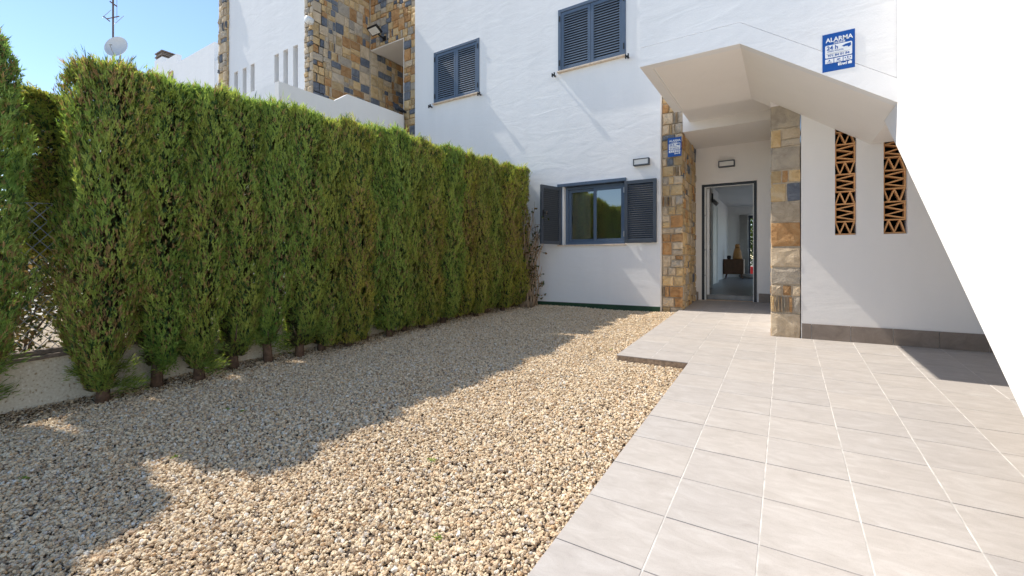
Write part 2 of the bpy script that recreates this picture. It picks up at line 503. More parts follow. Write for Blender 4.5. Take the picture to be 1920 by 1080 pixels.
# ---- gravel: bed sheet + pebbles scattered over it
TW, TL_ = 0.3412, 0.3422; TX0, TY0 = -0.0853, 4.270
EDGE = TX0 - 2 * TW; EDGE2 = TX0 - 4 * TW
def gravel_z(x, y):
    lump = 0.010 * math.sin(x * 3.1 + y * 1.7) + 0.008 * math.sin(y * 4.3 - x * 2.2) + 0.006 * math.sin(x * 7 + 2) * math.sin(y * 6)
    edge = max(0, 0.35 - (x - xw(y))) * 0.10
    dip = 0.024 * math.exp(-((y - TY0) / 0.35) ** 2) if x > -1.7 else 0.0
    return gz(x, y) - 0.054 - dip + lump * 0.7 + edge
gm = MB(); NY, NX = 84, 40
ys = [-1.2 + (YF + 1.2) * j / NY for j in range(NY + 1)]
def right_edge(y): return EDGE if y < TY0 else EDGE2
for seg in ((-1.2, TY0), (TY0, YF)):
    n = 56 if seg[0] < 0 else 30
    base = len(gm.v); re = EDGE if seg[0] < 0 else EDGE2
    for j in range(n + 1):
        y = seg[0] + (seg[1] - seg[0]) * j / n
        for i in range(NX + 1):
            x = xw(y) + (re - xw(y)) * i / NX
            gm.v.append((x, y, gravel_z(x, y)))
    for j in range(n):
        for i in range(NX):
            k = base + j * (NX + 1) + i; gm.f.append((k, k + 1, k + NX + 2, k + NX + 1))
gravel = gm.build('gravel', 'soil')
tag(gravel, 'bed of loose beige gravel between the hedge and the tiled patio', 'gravel', kind='stuff')

def gravel_nodes():
    ng = bpy.data.node_groups.new('gravel_scatter', 'GeometryNodeTree')
    ng.interface.new_socket('Geometry', in_out='INPUT', socket_type='NodeSocketGeometry')
    ng.interface.new_socket('Geometry', in_out='OUTPUT', socket_type='NodeSocketGeometry')
    N, L = ng.nodes, ng.links
    gi, go = N.new('NodeGroupInput'), N.new('NodeGroupOutput')
    join = N.new('GeometryNodeGeometryToInstance')
    for s in range(7):
        ico = N.new('GeometryNodeMeshIcoSphere'); ico.inputs['Radius'].default_value = 1.0; ico.inputs['Subdivisions'].default_value = 2
        pos = N.new('GeometryNodeInputPosition')
        add = N.new('ShaderNodeVectorMath'); add.operation = 'ADD'; add.inputs[1].default_value = (s * 7.3, s * 3.1, s * 5.7)
        nz = N.new('ShaderNodeTexNoise'); nz.inputs['Scale'].default_value = 1.15; nz.inputs['Detail'].default_value = 2.0
        sub = N.new('ShaderNodeVectorMath'); sub.operation = 'SUBTRACT'; sub.inputs[1].default_value = (0.5, 0.5, 0.5)
        scl = N.new('ShaderNodeVectorMath'); scl.operation = 'SCALE'; scl.inputs['Scale'].default_value = 2.3
        sp = N.new('GeometryNodeSetPosition'); tr = N.new('GeometryNodeTransform')
        q = random.Random(s)
        tr.inputs['Scale'].default_value = (1.0, q.uniform(0.62, 0.9), q.uniform(0.42, 0.7))
        sm = N.new('GeometryNodeSetShadeSmooth'); sm.inputs['Shade Smooth'].default_value = False; mt = N.new('GeometryNodeSetMaterial'); mt.inputs['Material'].default_value = MATS['pebble']
        L.new(pos.outputs[0], add.inputs[0]); L.new(add.outputs[0], nz.inputs['Vector']); L.new(nz.outputs['Color'], sub.inputs[0])
        L.new(sub.outputs[0], scl.inputs[0]); L.new(scl.outputs[0], sp.inputs['Offset'])
        L.new(ico.outputs['Mesh'], sp.inputs['Geometry']); L.new(sp.outputs[0], tr.inputs['Geometry'])
        L.new(tr.outputs[0], sm.inputs['Geometry']); L.new(sm.outputs[0], mt.inputs['Geometry']); L.new(mt.outputs[0], join.inputs[0])
    dist = N.new('GeometryNodeDistributePointsOnFaces'); dist.inputs['Density'].default_value = 11500.0; dist.inputs['Seed'].default_value = 4
    L.new(gi.outputs[0], dist.inputs['Mesh'])
    off = N.new('FunctionNodeRandomValue'); off.data_type = 'FLOAT_VECTOR'
    off.inputs[0].default_value = (0, 0, -0.004); off.inputs[1].default_value = (0, 0, 0.017); off.inputs['Seed'].default_value = 9
    sp = N.new('GeometryNodeSetPosition'); L.new(dist.outputs['Points'], sp.inputs['Geometry']); L.new(off.outputs[0], sp.inputs['Offset'])
    iop = N.new('GeometryNodeInstanceOnPoints'); iop.inputs['Pick Instance'].default_value = True
    rot = N.new('FunctionNodeRandomValue'); rot.data_type = 'FLOAT_VECTOR'
    rot.inputs[0].default_value = (-0.8, -0.8, 0); rot.inputs[1].default_value = (0.8, 0.8, 6.283); rot.inputs['Seed'].default_value = 2
    sc = N.new('FunctionNodeRandomValue'); sc.data_type = 'FLOAT'
    sc.inputs[2].default_value = 0.0; sc.inputs[3].default_value = 1.0; sc.inputs['Seed'].default_value = 5
    pw = N.new('ShaderNodeMath'); pw.operation = 'POWER'; pw.inputs[1].default_value = 2.2
    ml = N.new('ShaderNodeMath'); ml.operation = 'MULTIPLY_ADD'; ml.inputs[1].default_value = 0.0085; ml.inputs[2].default_value = 0.0045
    L.new(sc.outputs[1], pw.inputs[0]); L.new(pw.outputs[0], ml.inputs[0])
    L.new(sp.outputs[0], iop.inputs['Points']); L.new(join.outputs[0], iop.inputs['Instance'])
    L.new(rot.outputs[0], iop.inputs['Rotation']); L.new(ml.outputs[0], iop.inputs['Scale'])
    jg = N.new('GeometryNodeJoinGeometry')
    L.new(gi.outputs[0], jg.inputs[0]); L.new(iop.outputs[0], jg.inputs[0]); L.new(jg.outputs[0], go.inputs[0])
    return ng
gmod = gravel.modifiers.new('scatter', 'NODES'); gmod.node_group = gravel_nodes()

# ---- patio: screed, grout strips and single tiles
patio = tag(link('patio', None), kind='structure')
patio['label'] = 'pale square tiled patio and entrance path'
def sheet(poly, dz, name, mat, parent, thick=0.09):
    m = MB(); m.prism(poly, lambda x, y: (x, y, gz(x, y) + dz), lambda x, y: (x, y, gz(x, y) + dz - thick)); return m.build(name, mat, parent)
outline = [(EDGE, -1.5), (2.02, -1.5), (2.02, YW), (XP1, YW + 0.001), (XP0, YW + 0.001), (XP0, YD), (XS1, YD), (XS1, YS), (EDGE2, YS), (EDGE2, TY0), (EDGE, TY0)]
ins = 0.004
base_poly = [(EDGE + ins, -1.5), (2.02, -1.5), (2.02, YW - ins), (XP0, YW - ins), (XP0, YD - ins), (XS1, YD - ins), (XS1, YS - ins), (EDGE2 + ins, YS - ins), (EDGE2 + ins, TY0 + ins), (EDGE + ins, TY0 + ins)]
sheet(base_poly, -0.009, 'screed', 'concrete_edge', patio, 0.11)
sheet([(p[0] + 0.002 * (1 if p[0] < 0 else -1), p[1]) for p in base_poly], -0.0080, 'joint_bed', 'grout_dirt', patio, 0.0008)
GJ, TJ = 0.0045, 0.0042
for k in range(-3, 6):
    x = TX0 + k * TW
    y0 = -1.4 if k > -2 else TY0 + 0.01
    y1 = YD - 0.02 if x < XP0 - 0.02 else YW - 0.02
    m = MB(); n = 20
    m.prism([(x - GJ / 2 - 0.001, y0), (x + GJ / 2 + 0.001, y0), (x + GJ / 2 + 0.001, y1), (x - GJ / 2 - 0.001, y1)], lambda a, c: (a, c, gz(a, c) - 0.0015), lambda a, c: (a, c, gz(a, c) - 0.006))
    m.build('grout_strip', 'grout_white', patio)
tile_cache = {}
def tile_mesh(w, l):
    key = (round(w, 3), round(l, 3))
    if key in tile_cache: return tile_cache[key]
    m = MB(); c = 0.0016; t = 0.009
    o = [(-w / 2, -l / 2), (w / 2, -l / 2), (w / 2, l / 2), (-w / 2, l / 2)]
    i_ = [(-w / 2 + c, -l / 2 + c), (w / 2 - c, -l / 2 + c), (w / 2 - c, l / 2 - c), (-w / 2 + c, l / 2 - c)]
    m.v = [(x, y, -t) for x, y in o] + [(x, y, -c) for x, y in o] + [(x, y, 0) for x, y in i_]
    m.f = [(8, 9, 10, 11)]
    for k in range(4):
        k2 = (k + 1) % 4; m.f += [(k, k2, 4 + k2, 4 + k), (4 + k, 4 + k2, 8 + k2, 8 + k)]
    tile_cache[key] = m.mesh('tile', 'tile_pale'); return tile_cache[key]
RT = random.Random(5)
tilt = (math.atan(0.0487), -math.atan(0.0072))
for r in range(-13, 13):
    y0, y1 = TY0 + r * TL_, TY0 + (r + 1) * TL_
    if y1 < 0.3: continue
    for k in range(-4, 6):
        x0, x1 = TX0 + k * TW, TX0 + (k + 1) * TW
        if k < -2 and r < 0: continue
        a0, a1, c0, c1 = x0, x1, y0, y1
        if c0 >= YS - 0.02: a0 = max(a0, XS1)
        if c0 >= YW - 0.12: a1 = min(a1, XP0)
        elif a0 > XP0 - 0.01: c1 = min(c1, YW)
        c1 = min(c1, YD); a1 = min(a1, 2.0)
        if a1 - a0 < 0.03 or c1 - c0 < 0.03 or (c0 > YW - 0.03 and a0 > XP0 - 0.02): continue
        x_, y_ = (a0 + a1) / 2, (c0 + c1) / 2
        o = link('tile', tile_mesh(a1 - a0 - GJ, c1 - c0 - TJ), patio, (x_, y_, gz(x_, y_) + RT.uniform(-0.0007, 0.0007)))
        o.rotation_euler = (tilt[0] + RT.uniform(-0.0016, 0.0016), tilt[1] + RT.uniform(-0.0016, 0.0016), RT.uniform(-0.002, 0.002))

# ================================================================== THE HOUSE
house = thing('terraced_house', 'white rendered house with open front door, stone porch piers and grey louvred shutters', 'house', (-2.5, YF, 0.35))
HM = Matrix.Translation(-house.location)
def hfix(o):                                    # parts were modelled in world space
    o.matrix_parent_inverse = HM; return o

WX = [(-6.655, -5.417), (-3.566, -2.312)]       # upper windows
WZ = (4.640, 5.777); GZ = (1.428, 2.532)
holes = [(a, c, WZ[0], WZ[1]) for a, c in WX] + [(WX[1][0], WX[1][1], GZ[0], GZ[1])]
hfix(wall('facade_wall', 'render_white', house, XL, XS0, -0.1, ROOF, 0.30, faceY(YF), holes))
# green painted base band
m = MB(); xa, xb = xw(YF) + 0.02, XS0 - 0.003
m.prism([(xa, gz(xa, YF) - 0.1), (xb, gz(xb, YF) - 0.1), (xb, gz(xb, YF) + 0.042), (xa, gz(xa, YF) + 0.042 - 0.006)], lambda a, c: (a, YF - 0.006, c), lambda a, c: (a, YF + 0.01, c))
hfix(m.build('base_band', 'band_green', house))

# porch: pier core, side wall, door wall, beam, ceiling, right-hand wall
m = MB(); m.box(XS0 + 0.0, XS1 - 0.03, YS + 0.03, YD + 0.2, 0, ROOF - 0.3); hfix(m.build('pier_core', 'mortar', house))
pier = hfix(link('stone_pier', MB().box(XS0 + 0.012, XS1 - 0.032, YS + 0.024, YS + 0.06, 0.2, 4.6).mesh('stone_pier', 'mortar'), house))
stones(pier, lambda a, c, h: (a, YS + 0.024 - h, c), XS0 + 0.004, XS1 + 0.004, 0.22, 4.5, 11, 0.13, 0.30, W_PORCH)
side = hfix(link('porch_side_cladding', MB().box(XS1 - 0.045, XS1 - 0.024, YS + 0.028, YD + 0.05, 0.2, 3.25).mesh('porch_side_cladding', 'mortar'), house))
stones(side, lambda a, c, h: (XS1 - 0.024 + h, a, c), YS + 0.012, YD, 0.30, 3.21, 12, 0.11, 0.26, dict(stone_ochre=6, stone_rust=1.5, stone_tan=3, stone_grey=1.2, stone_slate=0.8), proud=(0.012, 0.026))
DX0, DX1, DZ0, DZ1 = -1.307, -0.424, 0.395, 2.530
hfix(wall('door_wall', 'render_smooth', house, XS1 - 0.03, XP0 + 0.02, 0.2, 3.30, 0.22, faceY(YD), [(DX0, DX1, DZ0, DZ1)]))
CEIL = 3.206
hfix(wall('porch_beam', 'render_smooth', house, XS1 - 0.001, XP0 + 0.001, CEIL, ROOF - 0.3, 0.25, faceY(YS)))
m = MB(); m.box(XS1 - 0.02, XP0 + 0.02, YS + 0.251, YD + 0.02, CEIL + 0.002, CEIL + 0.15); hfix(m.build('porch_ceiling', 'render_smooth', house))
# right-hand pillar and the screen wall with its two openings
m = MB(); m.box(XP0 + 0.02, XP1 - 0.012, YW + 0.020, YW + 0.3, 0.1, 2.9); hfix(m.build('pillar_core', 'mortar', house))
pil = hfix(link('stone_pillar', MB().box(XP0 + 0.016, XP1 - 0.011, YW + 0.012, YW + 0.0195, 0.15, 2.9).mesh('stone_pillar', 'mortar'), house))
stones(pil, lambda a, c, h: (a, YW + 0.012 - h, c), XP0, XP1 - 0.002, 0.262, 2.93, 25, 0.13, 0.30, W_PORCH, proud=(0.012, 0.024))
stones(pil, lambda a, c, h: (XP0 + 0.02 - h * 0.8, a, c), YW + 0.0, YW + 0.3, 0.27, 2.9, 31, 0.09, 0.2, W_PORCH, proud=(0.012, 0.024))
LAT = [(0.449, 0.630), (0.851, 1.034)]; LZ = (1.423, 2.72)
hfix(wall('screen_wall', 'render_smooth', house, XP1 - 0.002, 2.3, 0.1, ROOF, 0.2, faceY(YW), [(a, c, LZ[0], LZ[1]) for a, c in LAT]))
hfix(wall('porch_right_wall', 'render_smooth', house, YW + 0.2, YD + 0.2, 0.1, ROOF, 0.2, lambda a, c, d: (XP0 + d, a, c)))
m = MB(); m.box(0.3, 1.25, YW + 0.201, YW + 1.2, 1.1, 1.12).box(0.3, 1.25, YW + 1.2, YW + 1.22, 1.1, 3.0).box(0.28, 0.3, YW + 0.201, YW + 1.22, 1.1, 3.0).box(1.25, 1.27, YW + 0.201, YW + 1.22, 1.1, 3.0).box(0.28, 1.27, YW + 0.201, YW + 1.22, 3.0, 3.02)
hfix(m.build('screen_store', 'dark_void', house))  # near-black walls paint in the darkness of the unlit store
# terracotta lattice bricks
def lattice_mesh(w, h):
    m = MB(); t = 0.013; d = 0.075
    m.box(-w / 2, w / 2, 0, d, 0, t).box(-w / 2, w / 2, 0, d, h - t, h)
    xs_ = [-w / 2 + 0.008, -w / 4, 0.0, w / 4, w / 2 - 0.008]
    for k in range(4):
        a, c = xs_[k], xs_[k + 1]
        z0, z1 = (h - t, t) if k % 2 == 0 else (t, h - t)
        s = 0.0065
        m.prism([(a - s, z0), (a + s, z0), (c + s, z1), (c - s, z1)], lambda x, z: (x, 0.002, z), lambda x, z: (x, d - 0.002, z))
    return m.mesh('lattice_brick', 'terracotta')
lw, lh = 0.181, 0.150
LM = [lattice_mesh(lw - 0.004, lh - 0.002), lattice_mesh(lh - 0.002 + 0.022, lw - 0.004)]
for q, (a, c) in enumerate(LAT):
    scr = hfix(link('lattice_screen', MB().box(a + 0.002, c - 0.002, YW + 0.05, YW + 0.125, LZ[0] + 0.0, LZ[0] + 0.004).mesh('lattice_screen', 'terracotta'), house))
    z, k = LZ[0] + 0.005, 0
    while z < LZ[1] - 0.05:
        o = None
        if k % 2 == 0:
            o = link('lattice_brick', LM[0], scr, ((a + c) / 2, YW + 0.05, z)); z += lh
            if (k // 2 + q) % 2: o.rotation_euler = (0, math.pi, 0); o.location = ((a + c) / 2, YW + 0.05, z)
        else:
            hh = lh + 0.022
            o = link('lattice_brick', LM[1], scr, ((a + c) / 2 - (lw - 0.004) / 2, YW + 0.05, z + hh / 2)); o.rotation_euler = (0, math.pi / 2, 0)
            z += hh
        k += 1
# brown skirting tiles
sk = hfix(link('skirting', MB().box(XP1 + 0.005, 2.0, YW - 0.006, YW - 0.001, 0.30, 0.44).mesh('skirting', 'grout_white'), house))
x = XP1 + 0.006; first = 0.091
while x < 1.99:
    w = first if first else TW; first = 0
    e = min(x + w - 0.006, 2.0)
    m = MB(); z0, z1 = gz(x, YW), gz(e, YW)
    m.prism([(0, z0 - gz(x, YW)), (e - x, z1 - z0), (e - x, z1 - z0 + 0.166), (0, 0.166)], lambda a, c: (a, 0, c), lambda a, c: (a, 0.012, c))
    link('skirting_tile', m.mesh('skirting_tile', 'tile_brown'), sk, (x, YW - 0.013, z0 + 0.001))
    x += w
for (x0, x1) in ((XS1 + 0.004, DX0 - 0.06), (DX1 + 0.03, XP0 - 0.004)):
    m = MB(); m.box(0, x1 - x0, 0, 0.012, 0, 0.15)
    link('skirting_tile', m.mesh('skirting_tile', 'tile_brown'), sk, (x0, YD - 0.013, gz(x0, YD) + 0.001))
# roof slab and the rest of the shell
HFZ_ = 0.5
m = MB(); m.box(XL, XS1 - 0.02, YF + 0.301, 18.8, ROOF - 0.25, ROOF - 0.02).box(XS1 - 0.02, 2.29, YS + 0.251, 18.8, ROOF - 0.29, ROOF - 0.02)
hfix(m.build('roof_slab', 'render_white', house))
m = MB(); m.box(2.1, 2.3, YW + 0.21, 12.4, 0, ROOF - 0.3).box(2.1, 2.3, 12.4, 17.4, 0, HFZ_).box(2.1, 2.3, 12.4, 17.4, 2.95, ROOF - 0.3).box(2.1, 2.3, 17.4, 18.8, 0, ROOF - 0.3).box(XL, XL + 0.2, YF + 0.31, 18.8, 0, ROOF - 0.3)  # unseen side opening added to let sky light into the hall
hfix(m.build('gable_wall', 'render_white', house))

# ---- door frame, leaf, threshold
fr = MB(); fw = 0.045
fr.box(DX0, DX0 + fw, YD - 0.012, YD + 0.09, DZ0 + 0.02, DZ1).box(DX1 - fw, DX1, YD - 0.012, YD + 0.09, DZ0 + 0.02, DZ1).box(DX0 + fw, DX1 - fw, YD - 0.011, YD + 0.089, DZ1 - fw, DZ1 - 0.001)
dframe = hfix(fr.build('door_frame', 'metal_dark', house))
m = MB(); m.box(DX0 + fw, DX0 + fw + 0.022, YD + 0.0, YD + 0.08, DZ0 + 0.02, DZ1 - fw).box(DX1 - fw - 0.012, DX1 - fw, YD, YD + 0.08, DZ0 + 0.02, DZ1 - fw).box(DX0 + fw + 0.022, DX1 - fw - 0.012, YD + 0.002, YD + 0.078, DZ1 - fw - 0.012, DZ1 - fw - 0.001)
link('door_jamb', m.mesh('door_jamb', 'paint_white'), dframe)
m = MB()
for z in (0.85, 1.32, 1.95): m.box(DX0 + fw + 0.005, DX0 + fw + 0.016, YD - 0.004, YD + 0.001, z, z + 0.03)
link('strike_plate', m.mesh('strike_plate', 'metal_grey'), dframe)
m = MB()
m.box(DX0 - 0.05, DX0 - 0.001, YD - 0.006, YD + 0.002, DZ0 + 0.02, DZ1 + 0.04).box(DX1 + 0.001, DX1 + 0.012, YD - 0.006, YD + 0.002, DZ0 + 0.02, DZ1 + 0.04).box(DX0 - 0.001, DX1 + 0.001, YD - 0.006, YD + 0.002, DZ1 + 0.001, DZ1 + 0.04)
hfix(m.build('door_reveal', 'render_smooth', house, bevel=0.003))
m = MB(); m.box(DX0 - 0.055, DX1 + 0.012, YD - 0.05, YD + 0.21, DZ0 - 0.03, DZ0 + 0.02); hfix(m.build('threshold', 'stone_sill', house, bevel=0.004))
LX = DX0 + fw + 0.024
m = MB(); m.box(0, 0.045, 0, 0.80, DZ0 + 0.11, DZ1 - fw - 0.015)
leaf = m.build('door_leaf', 'paint_white', house, bevel=0.002)
leaf.location = (LX, YD + 0.10, 0); leaf.rotation_euler = (0, 0, math.radians(9.0)); hfix(leaf)
m = MB(); zc = 1.36; yc = 0.72; LX = 0.0
m.lathe([(0.0, 0.0), (0.026, 0.0), (0.026, 0.008), (0.009, 0.01), (0.009, 0.04), (0.0, 0.04)], seg=14)
m.v = [(LX + 0.045 + z, yc + y, zc + x) for x, y, z in m.v]
m.tube([(LX + 0.083, yc, zc), (LX + 0.085, yc - 0.11, zc)], 0.009, 8)
m.box(LX + 0.045, LX + 0.055, yc - 0.014, yc + 0.014, zc - 0.12, zc - 0.07)
link('handle', m.mesh('handle', 'metal_grey', True), leaf)

# ---- hall seen through the door
HFZ = 0.50; HY0, HY1 = YD + 0.22, 17.6; HC = 3.05
m = MB(); m.box(-3.2, 2.09, HY0, HY1, HFZ - 0.1, HFZ); hfix(m.build('hall_floor', 'tile_grey_hall', house))
m = MB(); m.box(-3.2, 2.09, HY0, HY1, HC, HC + 0.1); hfix(m.build('hall_ceiling', 'room_paint', house))
m = MB(); m.box(-1.85, -1.70, HY0, 10.7, HFZ, HC).box(-1.80, -1.43, 10.7, 10.98, HFZ, HC).box(-2.0, -1.62, 10.98, 13.6, HFZ, HC).box(-2.1, -1.78, 13.6, HY1, HFZ, HC)
hfix(m.build('hall_wall', 'room_paint', house))
m = MB(); m.box(-1.619, -1.595, 12.3, 12.36, HFZ, 2.65).box(-1.619, -1.595, 13.14, 13.2, HFZ, 2.65).box(-1.619, -1.595, 12.36, 13.14, 2.59, 2.65).box(-1.619, -1.61, 12.36, 13.14, HFZ, 2.59)
hfix(m.build('inner_door', 'paint_white', house))
m = MB(); m.box(0.0, 0.15, HY0, 12.2, HFZ, HC).box(0.15, 2.09, 12.05, 12.2, HFZ, HC); hfix(m.build('hall_right_wall', 'room_paint', house))
GX0, GX1 = -1.13, 1.95  # opening widened out of view to bring more light into the hall
hfix(wall('hall_back_wall', 'room_paint', house, -3.2, 2.09, HFZ, HC, 0.2, faceY(HY1), [(GX0, GX1, HFZ, 2.72)]))
m = MB(); y = HY1 + 0.04
m.box(GX0, GX0 + 0.06, y, y + 0.06, HFZ, 2.72).box(0.38, 0.46, y, y + 0.06, HFZ, 2.72).box(GX1 - 0.06, GX1, y, y + 0.06, HFZ, 2.72).box(GX0 + 0.06, 0.38, y + 0.001, y + 0.059, 2.62, 2.72).box(0.46, GX1 - 0.06, y + 0.001, y + 0.059, 2.62, 2.72)
hfix(m.build('garden_door_frame', 'metal_anthracite', house))

# ---- window furniture
def slat_mesh(w, depth=0.042, th=0.006, ang=50):
    m = MB(); a = math.radians(ang); c, s = math.cos(a), math.sin(a)
    pts = [(-depth / 2, -th / 2), (depth / 2, -th / 2), (depth / 2, th / 2), (-depth / 2, th / 2)]
    poly = [(y * c + z * s * -1, y * s + z * c) for y, z in pts]
    m.prism(poly, lambda y, z: (0, y, z), lambda y, z: (w, y, z))
    return m.mesh('slat', 'metal_blue')
SLATS = {}
def shutter(w, h, n, loc, rz, mat='metal_blue'):
    """louvred leaf, hinge side at local x=0, outside face towards -y"""
    st, rl, d = 0.055, 0.06, 0.04
    m = MB(); m.box(0, st, 0, d, 0, h).box(w - st, w, 0, d, 0, h).box(st, w - st, 0.001, d - 0.001, 0, rl).box(st, w - st, 0.001, d - 0.001, h - rl, h)
    i = 0.012
    o = m.build('shutter', mat, house, bevel=0.003)
    o.location = loc; o.rotation_euler = (0, 0, rz); hfix(o)
    key = (round(w, 3), mat)
    if key not in SLATS:
        SLATS[key] = slat_mesh(w - 2 * st + 0.004); SLATS[key].materials[0] = MATS['slat_' + mat]
    for k in range(n):
        z = rl + (h - 2 * rl) * (k + 0.5) / n
        link('slat', SLATS[key], o, (st - 0.002, d / 2, z))
    return o
for wi, (a, c) in enumerate(WX):
    z0, z1 = WZ; f = 0.045; yo = YF + 0.02
    m = MB(); m.box(a - 0.012, a + f, YF - 0.018, YF + 0.07, z0, z1 + 0.012).box(c - f, c + 0.012, YF - 0.018, YF + 0.07, z0, z1 + 0.012).box(a + f, c - f, YF - 0.017, YF + 0.069, z1 - f, z1 + 0.011)
    hfix(m.build('window_frame', 'metal_blue', house, bevel=0.003))
    w = (c - a - 2 * f) / 2 - 0.003; h = z1 - z0 - f - 0.01
    shutter(w, h, 21, (a + f + 0.001, YF - 0.006, z0 + 0.006), 0)
    shutter(w, h, 21, (c - f - w - 0.001, YF - 0.006, z0 + 0.006), 0)
    m = MB(); m.box(a - 0.005, c + 0.005, YF + 0.10, YF + 0.14, z0, z1); hfix(m.build('window_dark_panel', 'dark_void', house))  # opaque dark sheet, painted shade of the room behind the closed shutters
    m = MB(); m.box(a - 0.015, c + 0.015, YF - 0.065, YF + 0.07, z0 - 0.028, z0 - 0.001); hfix(m.build('window_sill', 'stone_sill', house, bevel=0.003))
    m = MB()
    for hz in (0.14, 0.86):
        for hx in (a + 0.012, c - 0.03): m.box(hx, hx + 0.018, YF - 0.03, YF - 0.018, z0 + (z1 - z0) * hz - 0.05, z0 + (z1 - z0) * hz + 0.05)
    hfix(m.build('hinge', 'metal_black', house))
    for sx in (a - 0.075, c + 0.055):
        m = MB(); m.box(sx - 0.012, sx + 0.012, YF - 0.085, YF, z0 - 0.07, z0 - 0.045).box(sx - 0.03, sx - 0.014, YF - 0.098, YF - 0.07, z0 - 0.095, z0 - 0.03).box(sx + 0.014, sx + 0.03, YF - 0.098, YF - 0.07, z0 - 0.085, z0 - 0.02)
        hfix(m.build('shutter_stay', 'metal_black', house))
# ground-floor window
a, c = WX[1]; z0, z1 = GZ; f = 0.05
m = MB(); m.box(a, a + 0.07, YF + 0.001, YF + 0.012, z0, z1).box(a - 0.02, c + 0.02, YF - 0.035, YF + 0.12, z1 - 0.035, z1 + 0.02)
hfix(m.build('shutter_rail', 'metal_blue', house, bevel=0.003))
m = MB(); m.box(a + 0.001, a + 0.10, YF + 0.002, YF + 0.085, z0 + 0.001, z1 - 0.036); hfix(m.build('window_reveal', 'paint_white', house))
a2 = a + 0.10
m = MB(); y0, y1 = YF + 0.075, YF + 0.15
m.box(a2, a2 + f, y0, y1, z0, z1 - 0.04).box(c - f, c, y0, y1, z0, z1 - 0.04).box(a2 + f, c - f, y0 + 0.001, y1 - 0.001, z0, z0 + f).box(a2 + f, c - f, y0 + 0.001, y1 - 0.001, z1 - 0.04 - f, z1 - 0.04)
hfix(m.build('window_frame', 'metal_blue', house, bevel=0.004))
mid = (a2 + c) / 2
for (p, q, yy) in ((a2 + f - 0.004, mid + 0.03, y0 + 0.035), (mid - 0.03, c - f + 0.004, y0 + 0.004)):
    s = 0.055; m = MB(); zb, zt = z0 + f - 0.004, z1 - 0.04 - f + 0.004
    m.box(p, p + s, yy, yy + 0.028, zb, zt).box(q - s, q, yy, yy + 0.028, zb, zt).box(p + s, q - s, yy + 0.001, yy + 0.027, zb, zb + s).box(p + s, q - s, yy + 0.001, yy + 0.027, zt - s, zt)
    sash = hfix(m.build('window_sash', 'metal_blue', house, bevel=0.004))
    m = MB(); m.quad((p + s, yy + 0.014, zb + s), (q - s, yy + 0.014, zb + s), (q - s, yy + 0.014, zt - s), (p + s, yy + 0.014, zt - s))
    link('pane', m.mesh('pane', 'pane_glass'), sash)
m = MB(); m.box(a - 0.02, c + 0.02, YF - 0.030, YF + 0.16, z0 - 0.026, z0 - 0.001); hfix(m.build('window_sill', 'stone_sill', house, bevel=0.003))
m = MB(); m.box(a - 0.9, c + 0.6, YF + 2.6, YF + 2.62, 0.4, 3.0).box(a - 0.92, a - 0.9, YF + 0.301, YF + 2.62, 0.4, 3.0).box(c + 0.6, c + 0.62, YF + 0.301, YF + 2.62, 0.4, 3.0).box(a - 0.9, c + 0.6, YF + 0.301, YF + 2.6, 0.38, 0.4).box(a - 0.9, c + 0.6, YF + 0.301, YF + 2.6, 3.0, 3.02)
hfix(m.build('bedroom', 'room_paint', house))
m = MB()
for k in range(34):                                   # pleated net curtain
    x = a2 + 0.03 + k * 0.012; m.box(x, x + 0.007, YF + 0.22 + 0.012 * (k % 2), YF + 0.235 + 0.012 * (k % 2), z0 - 0.2, z1 - 0.02)
hfix(m.build('curtain', 'fabric_white', house))
sh = shutter(0.530, z1 - z0 - 0.055, 26, (c + 0.003, YF - 0.066, z0 + 0.008), 0, 'metal_anthracite')
hl = Vector((a + 0.020, YF - 0.020)); fe = Vector((-4.31 * 0.853, 7.90 * 0.853)); ang = math.atan2(fe.y - hl.y, fe.x - hl.x)
sh2 = shutter(0.530, z1 - z0 - 0.055, 26, (hl.x, hl.y, z0 + 0.008), ang, 'metal_anthracite')
m = MB(); m.box(0.478, 0.505, 0.04, 0.052, 0.46, 0.60).box(0.40, 0.49, 0.066, 0.078, 0.535, 0.55).box(0.48, 0.494, 0.052, 0.07, 0.535, 0.55)
link('latch', m.mesh('latch', 'metal_black'), sh2)
m = MB()
for z in (z0 + 0.12, z1 - 0.24): m.box(c - 0.012, c + 0.004, YF - 0.07, YF - 0.02, z, z + 0.09)
hfix(m.build('hinge', 'metal_grey', house))

# ================================================================== OUTSIDE STAIRCASE
stair = thing('outside_staircase', 'white rendered outside staircase with bright side wall and landing over the porch', 'staircase', (0.79, 1.6, 0.07))
SM = Matrix.Translation(-stair.location)
def sfix(o): o.matrix_parent_inverse = SM; return o
YP = 4.397; LZB = 3.109; KX = -0.350; FX = 0.726; PT = 0.095
def zb(y): return 0.611 + 0.674 * (y - 2.304)                 # underside of the first flight
def zs(x): return LZB - 0.686 * (x - KX)                      # underside of the second flight
QZ = zs(FX) + 0.0
m = MB(); m.prism([(-1.25, LZB), (KX, LZB), (FX, QZ), (FX + 0.12, QZ), (FX + 0.12, QZ + 0.185), (FX, QZ + 0.185), (KX, LZB + 0.19), (-1.25, LZB + 0.19)][::-1], lambda x, z: (x, YP - 0.004, z), lambda x, z: (x, YP + PT, z))
sfix(m.build('slab_edge', 'render_white', stair))
m = MB(); m.prism([(-1.25, LZB + 0.18), (KX, LZB + 0.18), (FX, QZ + 0.175), (FX + 0.12, QZ + 0.175), (FX + 0.12, QZ + 0.21), (FX, QZ + 0.21), (KX, LZB + 0.215), (-1.25, LZB + 0.215)][::-1], lambda x, z: (x, YP + 0.012, z), lambda x, z: (x, YP + PT - 0.003, z))
sfix(m.build('joint_backing', 'render_white', stair))
